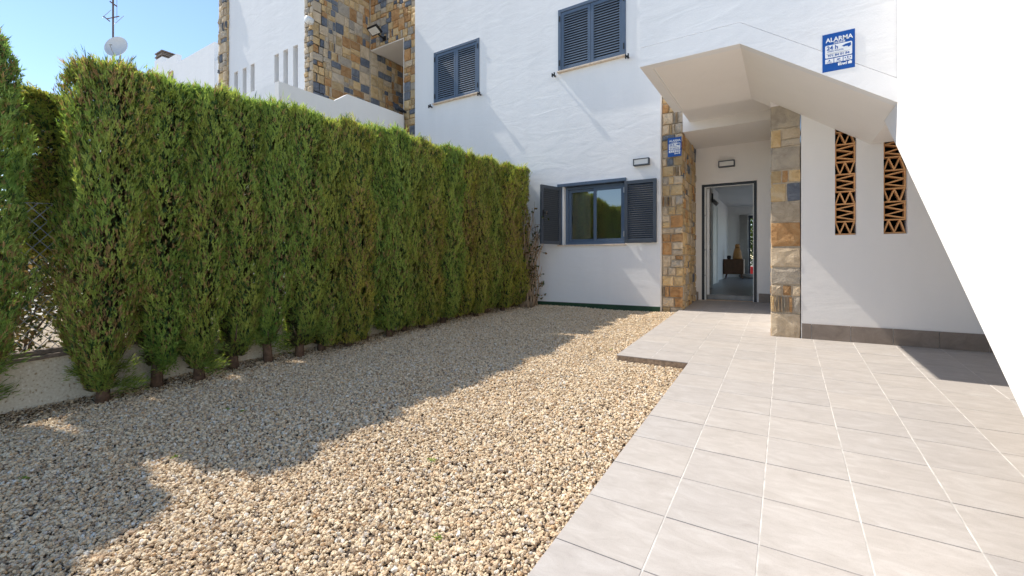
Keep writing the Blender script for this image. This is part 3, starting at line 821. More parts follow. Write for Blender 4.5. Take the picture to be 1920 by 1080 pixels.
m = MB(); m.prism([(-1.25, LZB + 0.196), (KX, LZB + 0.196), (FX, QZ + 0.191), (FX + 0.12, QZ + 0.191), (FX + 0.12, 3.67), (FX, 3.67), (KX, 4.33), (-1.25, 4.33)][::-1], lambda x, z: (x, YP, z), lambda x, z: (x, YP + PT, z))
sfix(m.build('parapet', 'render_white', stair))
m = MB(); m.box(-1.25, -1.25 + PT, YP + PT, 6.0, LZB, 4.33); sfix(m.build('landing_parapet', 'render_white', stair))
m = MB(); m.box(-1.25 + PT, KX, YP + PT + 0.0, 6.0, LZB + 0.004, LZB + 0.26); sfix(m.build('landing_slab', 'render_smooth', stair))
m = MB(); z_ = 0.004
m.prism([(KX, LZB + z_), (FX + 0.02, zs(FX + 0.02) + z_), (FX + 0.02, zs(FX + 0.02) + 0.26), (KX, LZB + 0.26)][::-1], lambda x, z: (x, YP + PT, z), lambda x, z: (x, YW, z))
m.prism([(KX, LZB + z_), (XP0 - 0.001, zs(XP0) + z_), (XP0 - 0.001, zs(XP0) + 0.26), (KX, LZB + 0.26)][::-1], lambda x, z: (x, YW + 0.001, z), lambda x, z: (x, 6.0, z))
sfix(m.build('flight_slab', 'render_smooth', stair))
m = MB(); m.box(FX + 0.021, 2.0, YP + PT, YW - 0.001, QZ - 0.006, QZ + 0.24); sfix(m.build('quarter_landing', 'render_smooth', stair))
m = MB(); m.prism([(0.45, -0.02), (1.507, 0.05), (YP - 0.0045, zb(YP)), (YP - 0.0045, 3.67), (0.45, 1.25)], lambda y, z: (FX, y, z), lambda y, z: (FX + 0.12, y, z))
sfix(m.build('flank_wall', 'render_smooth', stair))
m = MB(); m.prism([(YP - 0.0044, zb(YP)), (YP + (QZ - zb(YP)) / 0.674, QZ - 0.002), (YP - 0.0044, QZ - 0.002)], lambda y, z: (FX, y, z), lambda y, z: (FX + 0.12, y, z))
sfix(m.build('flank_haunch', 'render_smooth', stair))
m = MB(); m.prism([(1.507, 0.05), (YP + 0.1, zb(YP + 0.1)), (YP + 0.1, zb(YP + 0.1) + 0.2), (1.2, 0.05)], lambda y, z: (FX + 0.12, y, z), lambda y, z: (1.98, y, z))
sfix(m.build('flight_slab', 'render_smooth', stair))
for k in range(14):
    y = 0.98 + k * 0.25; z = 0.05 + k * 0.1685
    m = MB(); m.box(0, 1.13, 0, 0.25, 0, 0.1685)
    o = m.build('step', 'tile_pale', stair); o.location = (FX + 0.121, y, z); sfix(o)
for k in range(4):
    m = MB(); m.box(0, 0.27, 0, YW - YP - PT - 0.01, 0, 0.18); o = m.build('step', 'tile_pale', stair)
    o.location = (FX - 0.01 - 0.27 * (k + 1), YP + PT + 0.005, QZ + 0.25 + k * 0.18); sfix(o)
c0 = atY(1293, 229, YS)
m = MB(); m.box(c0.x, XP0 - 0.01, 6.001, YS - 0.001, c0.z, c0.z + 0.14); sfix(m.build('bridge_slab', 'render_smooth', stair))
m = MB(); m.box(-1.25 + PT + 0.012, -1.25 + PT + 0.024, YP + PT + 0.02, 5.98, LZB - 0.001, LZB + 0.005); sfix(m.build('drip_bead', 'paint_white', stair))

# unseen wall added beyond the stairs, keeping sky light from under them
m = MB(); m.box(2.001, 2.15, -1.0, YW - 0.002, -0.2, 2.9)
tag(m.build('unseen_side_wall', 'render_white'), 'unseen white wall added behind the outside staircase to block sky light', 'wall')

# ================================================================== SIGNS AND LAMPS
def text(body, size, parent, x, z, mat, y=-0.0025, align='CENTER', sx=1.0, name='lettering', bold=0.0):
    cu = bpy.data.curves.new('lettering', 'FONT'); cu.body = body; cu.size = size; cu.align_x = align; cu.offset = bold
    cu.resolution_u = 2
    tmp = bpy.data.objects.new('tmp_text', cu); COL.objects.link(tmp)
    dg = bpy.context.evaluated_depsgraph_get(); me = bpy.data.meshes.new_from_object(tmp.evaluated_get(dg)); me.name = name
    bpy.data.objects.remove(tmp); bpy.data.curves.remove(cu)
    me.materials.clear(); me.materials.append(MATS[mat])
    me.transform(Matrix(((sx, 0, 0, x), (0, 0, -1, y), (0, 1, 0, z), (0, 0, 0, 1))))
    return link(name, me, parent)
def rrect(m, x0, x1, z0, z1, y, r=0.006):
    pts = []
    for cx, cz, a0 in ((x1 - r, z0 + r, -90), (x1 - r, z1 - r, 0), (x0 + r, z1 - r, 90), (x0 + r, z0 + r, 180)):
        for k in range(4):
            a = math.radians(a0 + 30 * k); pts.append((cx + r * math.cos(a), cz + r * math.sin(a)))
    m.prism(pts, lambda x, z: (x, y, z), lambda x, z: (x, y + 0.001, z)); return m
def alarm_sign(loc, rx, label):
    w, h = 0.212, 0.308
    t = thing('alarm_sign', label, 'sign', loc)
    t.rotation_euler = rx
    m = MB(); m.box(-w / 2, w / 2, -0.0015, 0.002, -h / 2, h / 2); m.build('sign_plate', 'sign_blue', t)
    text('ALARMA', 0.049, t, 0.004, 0.085, 'sign_white', sx=0.92, bold=0.0014)
    text('ONLINE', 0.020, t, 0.006, 0.066, 'sign_white', sx=1.05, bold=0.0006)
    m = MB(); rrect(m, -0.088, 0.088, -0.044, 0.060, -0.0028, 0.009); panel = m.build('white_panel', 'sign_white', t)
    text('24 h', 0.047, panel, -0.040, 0.020, 'sign_blue', y=-0.0042, sx=0.9, bold=0.0012)
    m = MB()                                         # pointing hand with sleeve
    hand = [(0.020, 0.034), (0.046, 0.046), (0.080, 0.050), (0.080, 0.026), (0.064, 0.016), (0.060, 0.026), (0.044, 0.028), (0.030, 0.024), (0.034, 0.030)]
    m.prism(hand, lambda x, z: (x, -0.0042, z), lambda x, z: (x, -0.0036, z)); m.build('hand_emblem', 'sign_blue', panel)
    text('AVISO POLICÍA', 0.0165, panel, -0.020, 0.002, 'sign_blue', y=-0.0042, sx=0.95, bold=0.0003)
    m = MB(); m.box(-0.080, 0.076, -0.0042, -0.0036, -0.0095, -0.0075).box(-0.080, 0.060, -0.0042, -0.0036, -0.014, -0.0122); m.build('small_print', 'sign_grey', panel)
    text('971 84 01 84', 0.0265, panel, 0.0, -0.036, 'sign_blue', y=-0.0042, sx=1.0, bold=0.0006)
    for k in range(3):
        x = -0.060 + 0.060 * k
        m = MB(); rrect(m, x - 0.0275, x + 0.0275, -0.088, -0.052, -0.0028, 0.002); box = m.build('icon_panel', 'sign_white', t)
        m = MB()
        if k == 0: m.prism([(x - 0.008, -0.072), (x + 0.008, -0.072), (x, -0.058)], lambda a, c: (a, -0.0042, c), lambda a, c: (a, -0.0036, c))
        elif k == 1: m.box(x - 0.010, x + 0.006, -0.0042, -0.0036, -0.072, -0.062).box(x + 0.006, x + 0.012, -0.0042, -0.0036, -0.066, -0.060)
        else:
            for q in (-0.016, 0, 0.016): m.box(x + q - 0.004, x + q + 0.004, -0.0042, -0.0036, -0.071, -0.062 + (0.004 if q == 0 else 0))
        m.box(x - 0.016, x + 0.016, -0.0042, -0.0036, -0.082, -0.079)
        m.build('icon', 'sign_blue', box)
    text('fibwi', 0.034, t, 0.026, -0.118, 'sign_white', sx=0.9, bold=0.0012)
    m = MB(); m.prism([(0.062, -0.118), (0.086, -0.118), (0.086, -0.103), (0.090, -0.103), (0.074, -0.092), (0.058, -0.103), (0.062, -0.103)], lambda a, c: (a, -0.0028, c), lambda a, c: (a, -0.0018, c)); m.build('house_emblem', 'sign_white', t)
    return t
p = (atY(1541, 69, YP) + atY(1604, 124, YP)) / 2
alarm_sign((p.x, YP - 0.005, p.z), (0, 0, 0), 'blue and white alarm sign on the staircase parapet')
p = (atY(1253, 260.5, YS) + atY(1279, 293, YS)) / 2
alarm_sign((p.x, YS - 0.042, p.z), (0, 0, 0), 'blue and white alarm sign on the stone pier of the porch')

def wall_lamp(loc, label):
    t = thing('wall_lamp', label, 'lamp', loc, group='rectangular wall lamps')
    w, h, d = 0.262, 0.115, 0.075; f = 0.017
    m = MB(); m.box(-w / 2, w / 2, -0.02, 0, -h / 2, h / 2).box(-w / 2, -w / 2 + f, -d, -0.02, -h / 2, h / 2).box(w / 2 - f, w / 2, -d, -0.02, -h / 2, h / 2).box(-w / 2 + f, w / 2 - f, -d + 0.001, -0.02, -h / 2 + 0.001, -h / 2 + f).box(-w / 2 + f, w / 2 - f, -d + 0.001, -0.02, h / 2 - f, h / 2 - 0.001)
    m.build('lamp_frame', 'metal_anthracite', t, bevel=0.003)
    m = MB(); m.box(-w / 2 + f, w / 2 - f, -d + 0.008, -0.021, -h / 2 + f, h / 2 - f); m.build('diffuser', 'diffuser', t)
p = (atY(1189, 298, YF) + atY(1219, 311, YF)) / 2
wall_lamp((p.x, YF - 0.001, p.z), 'unlit rectangular wall lamp on the white wall above the open window')
p = (atY(1347, 300, YD) + atY(1379, 316, YD)) / 2
wall_lamp((p.x, YD - 0.001, p.z), 'unlit rectangular wall lamp above the front door')

# ================================================================== NEIGHBOURING HOUSE
nb = thing('neighbouring_house', 'white neighbouring house with multicoloured stone cladding and slit openings', 'house', (-10.5, 6.5, 0.3))
NM = Matrix.Translation(-nb.location)
def nfix(o): o.matrix_parent_inverse = NM; return o
NX0, NX1, NX2 = -7.713, -8.933, -9.236          # porch opening edge, clad side wall, end of clad strip
NYW, NTOP = 5.767, 8.73
LIN = 6.48
nfix(wall('porch_wall', 'mortar', nb, NX1 - 0.02, XL - 0.003, 0, NTOP, 0.3, faceY(YS + 0.03), [(NX1 - 0.02, NX0, 0, LIN)]))
clad = nfix(link('porch_cladding', MB().box(NX1, NX1 + 0.02, YS + 0.02, YS + 0.029, LIN + 0.01, LIN + 0.05).mesh('porch_cladding', 'mortar'), nb))
stones(clad, lambda a, c, h: (a, YS + 0.03 - h, c), NX1 + 0.03, XL - 0.006, LIN, 8.7, 41, 0.13, 0.30, W_NEIGH)
stones(clad, lambda a, c, h: (a, YS + 0.03 - h, c), NX0, XL - 0.006, 2.4, LIN, 42, 0.13, 0.30, W_NEIGH)
nfix(wall('side_wall', 'mortar', nb, NYW + 0.03, 9.2, 0, NTOP, 0.3, faceX(NX1 - 0.03)))
cl2 = nfix(link('side_cladding', MB().box(NX1 - 0.03, NX1 - 0.026, NYW + 0.05, NYW + 0.1, 3.0, 3.1).mesh('side_cladding', 'mortar'), nb))
stones(cl2, lambda a, c, h: (NX1 - 0.03 + h * 0.7, a, c), NYW + 0.01, YS + 0.02, 2.6, 8.7, 43, 0.15, 0.34, W_NEIGH, proud=(0.02, 0.036))
stones(cl2, lambda a, c, h: (NX1 - 0.03 + h * 0.7, a, c), YS + 0.06, 9.1, 2.6, LIN, 44, 0.15, 0.34, W_NEIGH, proud=(0.02, 0.036))
m = MB(); m.box(NX1 + 0.002, NX0 + 0.0, YS + 0.331, 9.2, LIN - 0.0, LIN + 0.12).box(NX1 + 0.002, NX0 - 0.002, YS + 0.035, YS + 0.33, LIN - 0.02, LIN - 0.001); nfix(m.build('porch_soffit', 'render_smooth', nb))
m = MB(); m.box(NX1, XL, 9.2, 9.4, 0, NTOP - 0.3); nfix(m.build('porch_back_wall', 'render_smooth', nb))
m = MB(); m.box(NX0, NX0 + 0.2, YS + 0.331, 9.2, 0, LIN); nfix(m.build('porch_right_wall', 'render_smooth', nb))
# rendered front panel with slits between two clad strips
SL = []
for px, py in ((441, 134), (457, 127), (472, 119.5), (517, 101), (534, 92.5), (552.5, 84.5)):
    q = atY(px, py, NYW); SL.append((q.x - 0.097, q.x + 0.097, 3.6, q.z))
NX3 = atY(427, 50, NYW).x; NX4 = atY(413, 50, NYW).x
ztop = max(s[3] for s in SL); SL = [(s[0], s[1], s[2], s[3]) for s in SL]
nfix(wall('front_panel', 'render_white', nb, NX3, NX2, 0, NTOP, 0.28, faceY(NYW + 0.02), SL))
m = MB(); m.box(NX3 + 0.1, NX2 - 0.1, NYW + 0.8, NYW + 0.82, 3.0, 6.4); nfix(m.build('terrace_wall', 'render_smooth', nb))
m = MB(); m.box(NX2, NX1 - 0.03, NYW + 0.03, NYW + 0.33, 0, NTOP).box(NX4, NX3, NYW - 0.02, NYW + 0.3, 0, NTOP); nfix(m.build('strip_core', 'mortar', nb))
cl3 = nfix(link('strip_cladding', MB().box(NX2 + 0.01, NX2 + 0.02, NYW + 0.02, NYW + 0.031, 3.0, 3.1).mesh('strip_cladding', 'mortar'), nb))
stones(cl3, lambda a, c, h: (a, NYW + 0.03 - h, c), NX2, NX1 + 0.0, 2.8, 8.7, 45, 0.13, 0.30, dict(stone_tan=4, stone_grey=4, stone_slate=3, stone_ochre=2))
stones(cl3, lambda a, c, h: (a, NYW - 0.02 - h, c), NX4, NX3, 2.8, 8.7, 46, 0.16, 0.36, dict(stone_tan=5, stone_grey=4, stone_slate=1.5, stone_ochre=1.5), proud=(0.03, 0.06))
stones(cl3, lambda a, c, h: (NX3 + h, a, c), NYW - 0.02, NYW + 0.02, 2.8, 8.7, 47, 0.05, 0.36, dict(stone_ochre=1))
m = MB(); m.box(NX4, NX1 - 0.33, NYW + 0.331, 12, NTOP - 0.25, NTOP - 0.01).box(NX1 - 0.32, XL - 0.01, YS + 0.34, 12, NTOP - 0.25, NTOP - 0.01); nfix(m.build('roof_slab', 'render_white', nb))
m = MB(); m.box(NX4, NX4 + 0.2, NYW + 0.33, 12, 0, NTOP - 0.26).box(NX1 - 0.34, NX1 - 0.331, NYW + 0.34, 12, 0, NTOP - 0.26); nfix(m.build('gable_wall', 'render_white', nb))
# stair parapet: front and the long side with a raised step
XPQ = -7.628
q0, q1, q2, q3 = atX(522.6, 152.7, XPQ), atX(627, 188, XPQ), atX(652, 178, XPQ), atX(757, 215, XPQ)
zt1, zt2 = (q0.z + q1.z) / 2, (q2.z + q3.z) / 2
m = MB(); m.prism([(q0.y, 2.9), (YF - 0.002, 2.9), (YF - 0.002, zt2), (q2.y, zt2), (q1.y, zt1), (q0.y, zt1)], lambda y, z: (XPQ, y, z), lambda y, z: (XPQ - 0.12, y, z))
nfix(m.build('stair_parapet', 'render_smooth', nb))
m = MB(); m.prism([(XPQ - 0.121, 2.9), (-8.6, 2.9), (-10.6, 1.5), (-10.6, zt1 - 1.5), (-8.6, zt1 - 0.002), (XPQ - 0.121, zt1 - 0.002)], lambda x, z: (x, q0.y, z), lambda x, z: (x, q0.y + 0.12, z))
nfix(m.build('stair_front_parapet', 'render_white', nb))

# white render on the jamb + floodlight, camera, pigeon
m = MB(); m.box(NX0 - 0.012, NX0 - 0.001, YS + 0.0, YS + 0.33, 2.4, LIN - 0.021); nfix(m.build('porch_jamb', 'render_smooth', nb))
p = atY(719, 70, YS)
t = thing('floodlight', 'small black floodlight on the stone wall of the neighbouring house', 'floodlight', (p.x, YS - 0.01, p.z + 0.05))
m = MB(); m.beam((0, -0.28, -0.02), (0, -0.25, 0.03), 0.34, 0.22); m.build('lamp_housing', 'metal_black', t, bevel=0.01)
m = MB(); m.beam((0, -0.2835, -0.026), (0, -0.279, -0.019), 0.28, 0.16); m.build('lens', 'diffuser', t)
m = MB(); m.tube([(0.03, -0.24, -0.03), (0.05, -0.12, -0.10), (0.05, 0.0, -0.10)], 0.022, 8); m.box(0, 0.10, -0.02, 0.005, -0.15, -0.05); m.build('bracket', 'metal_black', t)
p = atY(585, 42, NYW)
t = thing('security_camera', 'small white dome camera on the corner of the clad wall', 'camera', (p.x + 0.02, NYW - 0.04, p.z))
m = MB(); m.lathe([(0.0, 0.10), (0.07, 0.10), (0.085, 0.06), (0.085, -0.02), (0.07, -0.06), (0.0, -0.07)], seg=18); m.v = [(x * 0.9, -z - 0.02, y) for x, y, z in m.v]; m.build('housing', 'paint_white', t, smooth=True)
m = MB(); m.lathe([(0.0, 0.03), (0.045, 0.015), (0.055, -0.02), (0.0, -0.03)], seg=16); m.v = [(x - 0.035, -z - 0.09, y - 0.02) for x, y, z in m.v]; m.build('lens', 'lens_glass', t, smooth=True)

def pigeon(loc, rz):
    t = thing('pigeon', 'dark grey pigeon perched on the white parapet of the neighbouring house', 'pigeon', loc, rz)
    st = [(-0.145, 0.090, 0.022, 0.012), (-0.10, 0.105, 0.032, 0.020), (-0.05, 0.122, 0.050, 0.042), (0.0, 0.138, 0.060, 0.058), (0.05, 0.155, 0.058, 0.060), (0.085, 0.182, 0.042, 0.046), (0.105, 0.212, 0.030, 0.032), (0.118, 0.236, 0.028, 0.027), (0.135, 0.246, 0.022, 0.022), (0.150, 0.245, 0.010, 0.010)]
    m = MB(); seg = 12
    for k, (x, z, ry, rz_) in enumerate(st):
        for j in range(seg):
            a = 2 * math.pi * j / seg; m.v.append((x - math.sin(a) * rz_ * 0.35 * (1 if k < 6 else 0.5), ry * math.cos(a), z + rz_ * math.sin(a)))
    for k in range(len(st) - 1):
        for j in range(seg):
            m.f.append((k * seg + j, k * seg + (j + 1) % seg, (k + 1) * seg + (j + 1) % seg, (k + 1) * seg + j))
    m.f.append(tuple(range(seg - 1, -1, -1))); m.f.append(tuple((len(st) - 1) * seg + j for j in range(seg)))
    m.build('body', 'feather_dark', t, smooth=True)
    m = MB()
    m.prism([(-0.13, 0.094), (-0.235, 0.050), (-0.245, 0.058), (-0.13, 0.112)], lambda x, z: (x, -0.024, z), lambda x, z: (x, 0.024, z)); m.build('tail', 'feather_dark', t)
    for s in (-1, 1):
        m = MB(); m.prism([(0.06, 0.165), (0.03, 0.120), (-0.07, 0.098), (-0.18, 0.078), (-0.10, 0.125), (0.0, 0.165)], lambda x, z: (x, s * 0.052, z), lambda x, z: (x, s * 0.066, z)); m.build('wing', 'feather_dark', t)
        m = MB(); m.tube([(0.015, s * 0.022, 0.09), (0.02, s * 0.022, 0.01)], 0.005, 6); m.tube([(-0.01, s * 0.022, 0.005), (0.05, s * 0.028, 0.005)], 0.004, 6); m.build('leg', 'beak', t)
    m = MB(); m.tube([(0.146, 0, 0.246), (0.172, 0, 0.236)], [0.008, 0.002], 6); m.build('beak', 'beak', t)
yy = atX(747, 210, XPQ - 0.06).y
pigeon((XPQ - 0.06, yy, zt2), math.radians(-106))

# ================================================================== FAR HOUSE, DISH, AERIAL
YB = 8.6
fh = thing('far_house', 'white far house with a stepped roof parapet behind the hedge', 'house', (-24, YB, 0.3))
FM = Matrix.Translation(-fh.location)
def ffix(o): o.matrix_parent_inverse = FM; return o
a_ = atY(402, 78, YB); b_ = atY(325, 118, YB); l_ = atY(404, 113, YB)
m = MB(); m.box(b_.x, a_.x, YB, YB + 0.25, 0, a_.z); ffix(m.build('parapet_wall', 'render_white', fh))
m = MB(); m.box(a_.x + 0.001, -13.0, YB + 0.02, YB + 0.24, 0, l_.z); ffix(m.build('low_parapet', 'render_white', fh))
m = MB(); m.box(b_.x - 0.45, b_.x - 0.03, YB - 0.02, YB + 0.4, 0, a_.z - 0.28); ffix(m.build('corner_core', 'mortar', fh))
fc = ffix(link('corner_cladding', MB().box(b_.x - 0.44, b_.x - 0.04, YB - 0.035, YB - 0.021, 5.0, 5.1).mesh('corner_cladding', 'mortar'), fh))
stones(fc, lambda a, c, h: (a, YB - 0.02 - h, c), b_.x - 0.47, b_.x, 4.5, a_.z - 0.26, 51, 0.16, 0.34, dict(stone_tan=3, stone_ochre=3, stone_grey=2, stone_slate=1))
r_ = atY(200, 103, YB + 0.3)
m = MB(); m.box(b_.x - 12, b_.x - 0.46, YB + 0.3, YB + 0.5, 0, atY(290, 125, YB + 0.3).z).box(b_.x - 12, -13.0, YB + 0.5, YB + 9, 0, a_.z - 0.9); ffix(m.build('rear_wall', 'render_white', fh))
cb = atY(305, 118, YB + 1.2)
m = MB(); m.box(cb.x - 0.50, cb.x + 0.50, YB + 1.0, YB + 1.9, 4.0, atY(305, 105, YB + 1.0).z); ch = ffix(m.build('chimney', 'render_white', fh))
z = atY(305, 105, YB + 1.0).z
for k in range(4):
    m = MB(); e = 0.42 + 0.05 * (k % 2); m.box(cb.x - e, cb.x + e, YB + 1.42 - e * 0.9, YB + 1.42 + e * 0.9, z + 0.03 + k * 0.10, z + 0.085 + k * 0.10); link('chimney_slab', m.mesh('chimney_slab', 'wood_grey'), ch)
m = MB(); m.box(cb.x - 0.30, cb.x + 0.30, YB + 1.1, YB + 1.7, z, z + 0.33); link('chimney_flue', m.mesh('chimney_flue', 'dark_void'), ch)

p = atY(223, 92, YB + 0.2)
t = thing('satellite_dish', 'pale grey satellite dish on the far rooftop beside the aerial mast', 'dish', (p.x, YB + 0.2, p.z))
t.rotation_euler = (math.radians(-14), 0, math.radians(38))
R_ = 0.58; prof = [(R_ * k / 8, 0.22 * (k / 8) ** 2) for k in range(9)]
m = MB(); m.lathe([(max(r, 0.001), z) for r, z in prof] + [(R_ + 0.015, 0.225), (R_ + 0.015, 0.20)] + [(max(r, 0.001), z - 0.02) for r, z in prof[::-1]], seg=36)
m.v = [(x, -z, y * 1.08) for x, y, z in m.v]; m.build('reflector', 'dish_grey', t, smooth=True)
m = MB(); m.tube([(0, -0.15, -0.6), (0.0, -0.5, -0.32), (0, -0.57, -0.2)], 0.02, 8); m.build('feed_arm', 'metal_grey', t)
m = MB(); m.tube([(0, -0.58, -0.2), (0, -0.48, -0.12)], [0.04, 0.03], 8); m.build('receiver', 'metal_grey', t)
m = MB(); m.tube([(0, 0.04, 0), (0, 0.18, -0.25), (0, 0.18, -1.6)], 0.04, 8); m.build('mount', 'metal_grey', t)
p0 = atY(212, 110, YB + 0.45); p1 = atY(209.5, -30, YB + 0.45)
t = thing('aerial_mast', 'thin rusty television aerial mast on the far rooftop', 'aerial', (p0.x, YB + 0.45, p0.z - 1.0))
L_ = p1.z - p0.z + 1.0
m = MB(); m.tube([(0, 0, 0), (0, 0, L_)], 0.045, 8); m.build('mast', 'metal_rust', t)
def hgt(py): return atY(211, py, YB + 0.45).z - p0.z + 1.0
z = hgt(34); m = MB(); m.tube([(-0.72, -0.1, z + 0.10), (0.62, 0.1, z - 0.06)], 0.03, 6); m.tube([(-0.74, -0.25, z + 0.2), (-0.70, 0.05, z)], 0.03, 6); m.build('boom', 'metal_rust', t)
for s in (-1, 1):
    m = MB(); n = 18; c = (0.02 * s, 0.25 * s)
    m.tube([(c[0] + 0.72 * math.cos(2 * math.pi * k / n) + 0.1 * s, c[1] + 0.10 * math.sin(2 * math.pi * k / n), z + 0.05 - 0.25 * s * 0.4 + 0.18 * math.sin(2 * math.pi * k / n)) for k in range(n + 1)], 0.008, 5, cap=False); m.build('aerial_loop', 'metal_grey', t)
z = hgt(8); m = MB(); m.tube([(-0.12, -0.1, z + 0.12), (0.25, 0.1, z - 0.18)], 0.04, 6); m.tube([(0.27, 0.1, z + 0.9), (0.27, 0.1, z - 1.0)], 0.010, 5); m.build('upper_boom', 'metal_rust', t)

# ================================================================== GARDEN WALL, FENCE, PLANKS
m = MB(); y0, y1 = -1.2, YF - 0.003
WT = 0.40
def wz(y): return gz(xw(y), y) - 0.04
pts = [(y0 + (y1 - y0) * k / 12) for k in range(13)]
for k in range(12):
    a, c = pts[k], pts[k + 1]
    P = [(xw(a), a, wz(a) - 0.15), (xw(c), c, wz(c) - 0.15), (xw(c), c, wz(c) + WT), (xw(a), a, wz(a) + WT)]
    Q = [(x - 0.16, y, z) for x, y, z in P]
    m.quad(*P); m.quad(*Q[::-1]); m.quad(P[3], P[2], Q[2], Q[3])
    if k == 0: m.quad(P[0], P[3], Q[3], Q[0])
tag(m.build('garden_wall', 'cream_speckle'), 'low cream speckled garden wall behind the hedge trunks', 'wall')
t = thing('chain_link_fence', 'grey chain link fence standing on the low garden wall', 'fence', (xw(0) - 0.1, 0, wz(0) + WT))
m = MB(); FH = 1.25; sp = 0.085; Lf = y1 - y0
def fpt(y, h): return (xw(y) - 0.10 - t.location.x, y - t.location.y, wz(y) + WT + h - t.location.z)
k = -int(FH / sp) - 1
while k * sp < Lf:
    for s in (1, -1):
        ya, yb_ = (k * sp, k * sp + FH * 0.8) if s > 0 else (k * sp + FH * 0.8, k * sp)
        # clip to the fence length
        def cl(yv): return max(0, min(Lf, yv))
        if max(ya, yb_) <= 0 or min(ya, yb_) >= Lf: continue
        ha = (cl(ya) - ya) / (yb_ - ya) * FH; hb = (cl(yb_) - ya) / (yb_ - ya) * FH
        m.tube([fpt(y0 + cl(ya), ha), fpt(y0 + cl(yb_), hb)], 0.0030, 3, cap=False)
    k += 1
m.build('wire_mesh', 'wire_zinc', t)['kind'] = 'stuff'
for y in (-1.0, 1.30, 3.6, 5.9):
    m = MB(); m.tube([fpt(y, -0.02), fpt(y, FH + 0.05)], 0.02, 8); m.build('post', 'metal_grey', t)
for h in (0.03, 0.62, FH):
    m = MB(); m.tube([fpt(y0, h), fpt(y1, h)], 0.003, 4); m.build('tension_wire', 'wire_zinc', t)
for k, (ya, yb_, dx, dz) in enumerate(((0.50, 1.9, 0.03, 0.02), (0.74, 2.1, -0.01, 0.055))):
    m = MB(); m.beam((xw(ya) - 0.03 + dx, ya, wz(ya) + WT + dz), (xw(yb_) - 0.03 + dx, yb_, wz(yb_) + WT + dz + 0.003), 0.07, 0.034)
    tag(m.build('wooden_plank', 'wood_grey', bevel=0.004), ['weathered wooden plank lying on the low garden wall, lower of two', 'weathered wooden plank lying on the low garden wall, upper of two'][k], 'plank')

# ================================================================== PLANTS
def leaf_mesh(name, P, D, Wv, Ln, Wd, Cc, mat='foliage'):
    """P base, D direction, Wv width vector, Ln length, Wd half width, Cc colour; one kite per leaf"""
    n = len(P)
    V = np.empty((n, 4, 3), np.float32)
    V[:, 0] = P; V[:, 1] = P + D * (Ln * 0.5)[:, None] + Wv * Wd[:, None]
    V[:, 2] = P + D * Ln[:, None]; V[:, 3] = P + D * (Ln * 0.5)[:, None] - Wv * Wd[:, None]
    me = bpy.data.meshes.new(name)
    me.vertices.add(n * 4); me.loops.add(n * 4); me.polygons.add(n)
    me.vertices.foreach_set('co', V.reshape(-1)); me.loops.foreach_set('vertex_index', np.arange(n * 4, dtype=np.int32))
    me.polygons.foreach_set('loop_start', np.arange(0, n * 4, 4, dtype=np.int32)); me.polygons.foreach_set('loop_total', np.full(n, 4, np.int32))
    ca = me.color_attributes.new('Col', 'FLOAT_COLOR', 'POINT')
    C4 = np.ones((n, 4, 4), np.float32); C4[:, :, :3] = Cc[:, None, :]
    ca.data.foreach_set('color', C4.reshape(-1))
    me.materials.append(MATS[mat]); me.update(calc_edges=True); me.validate()
    return me
def unit(v): return v / np.maximum(np.linalg.norm(v, axis=1, keepdims=True), 1e-6)

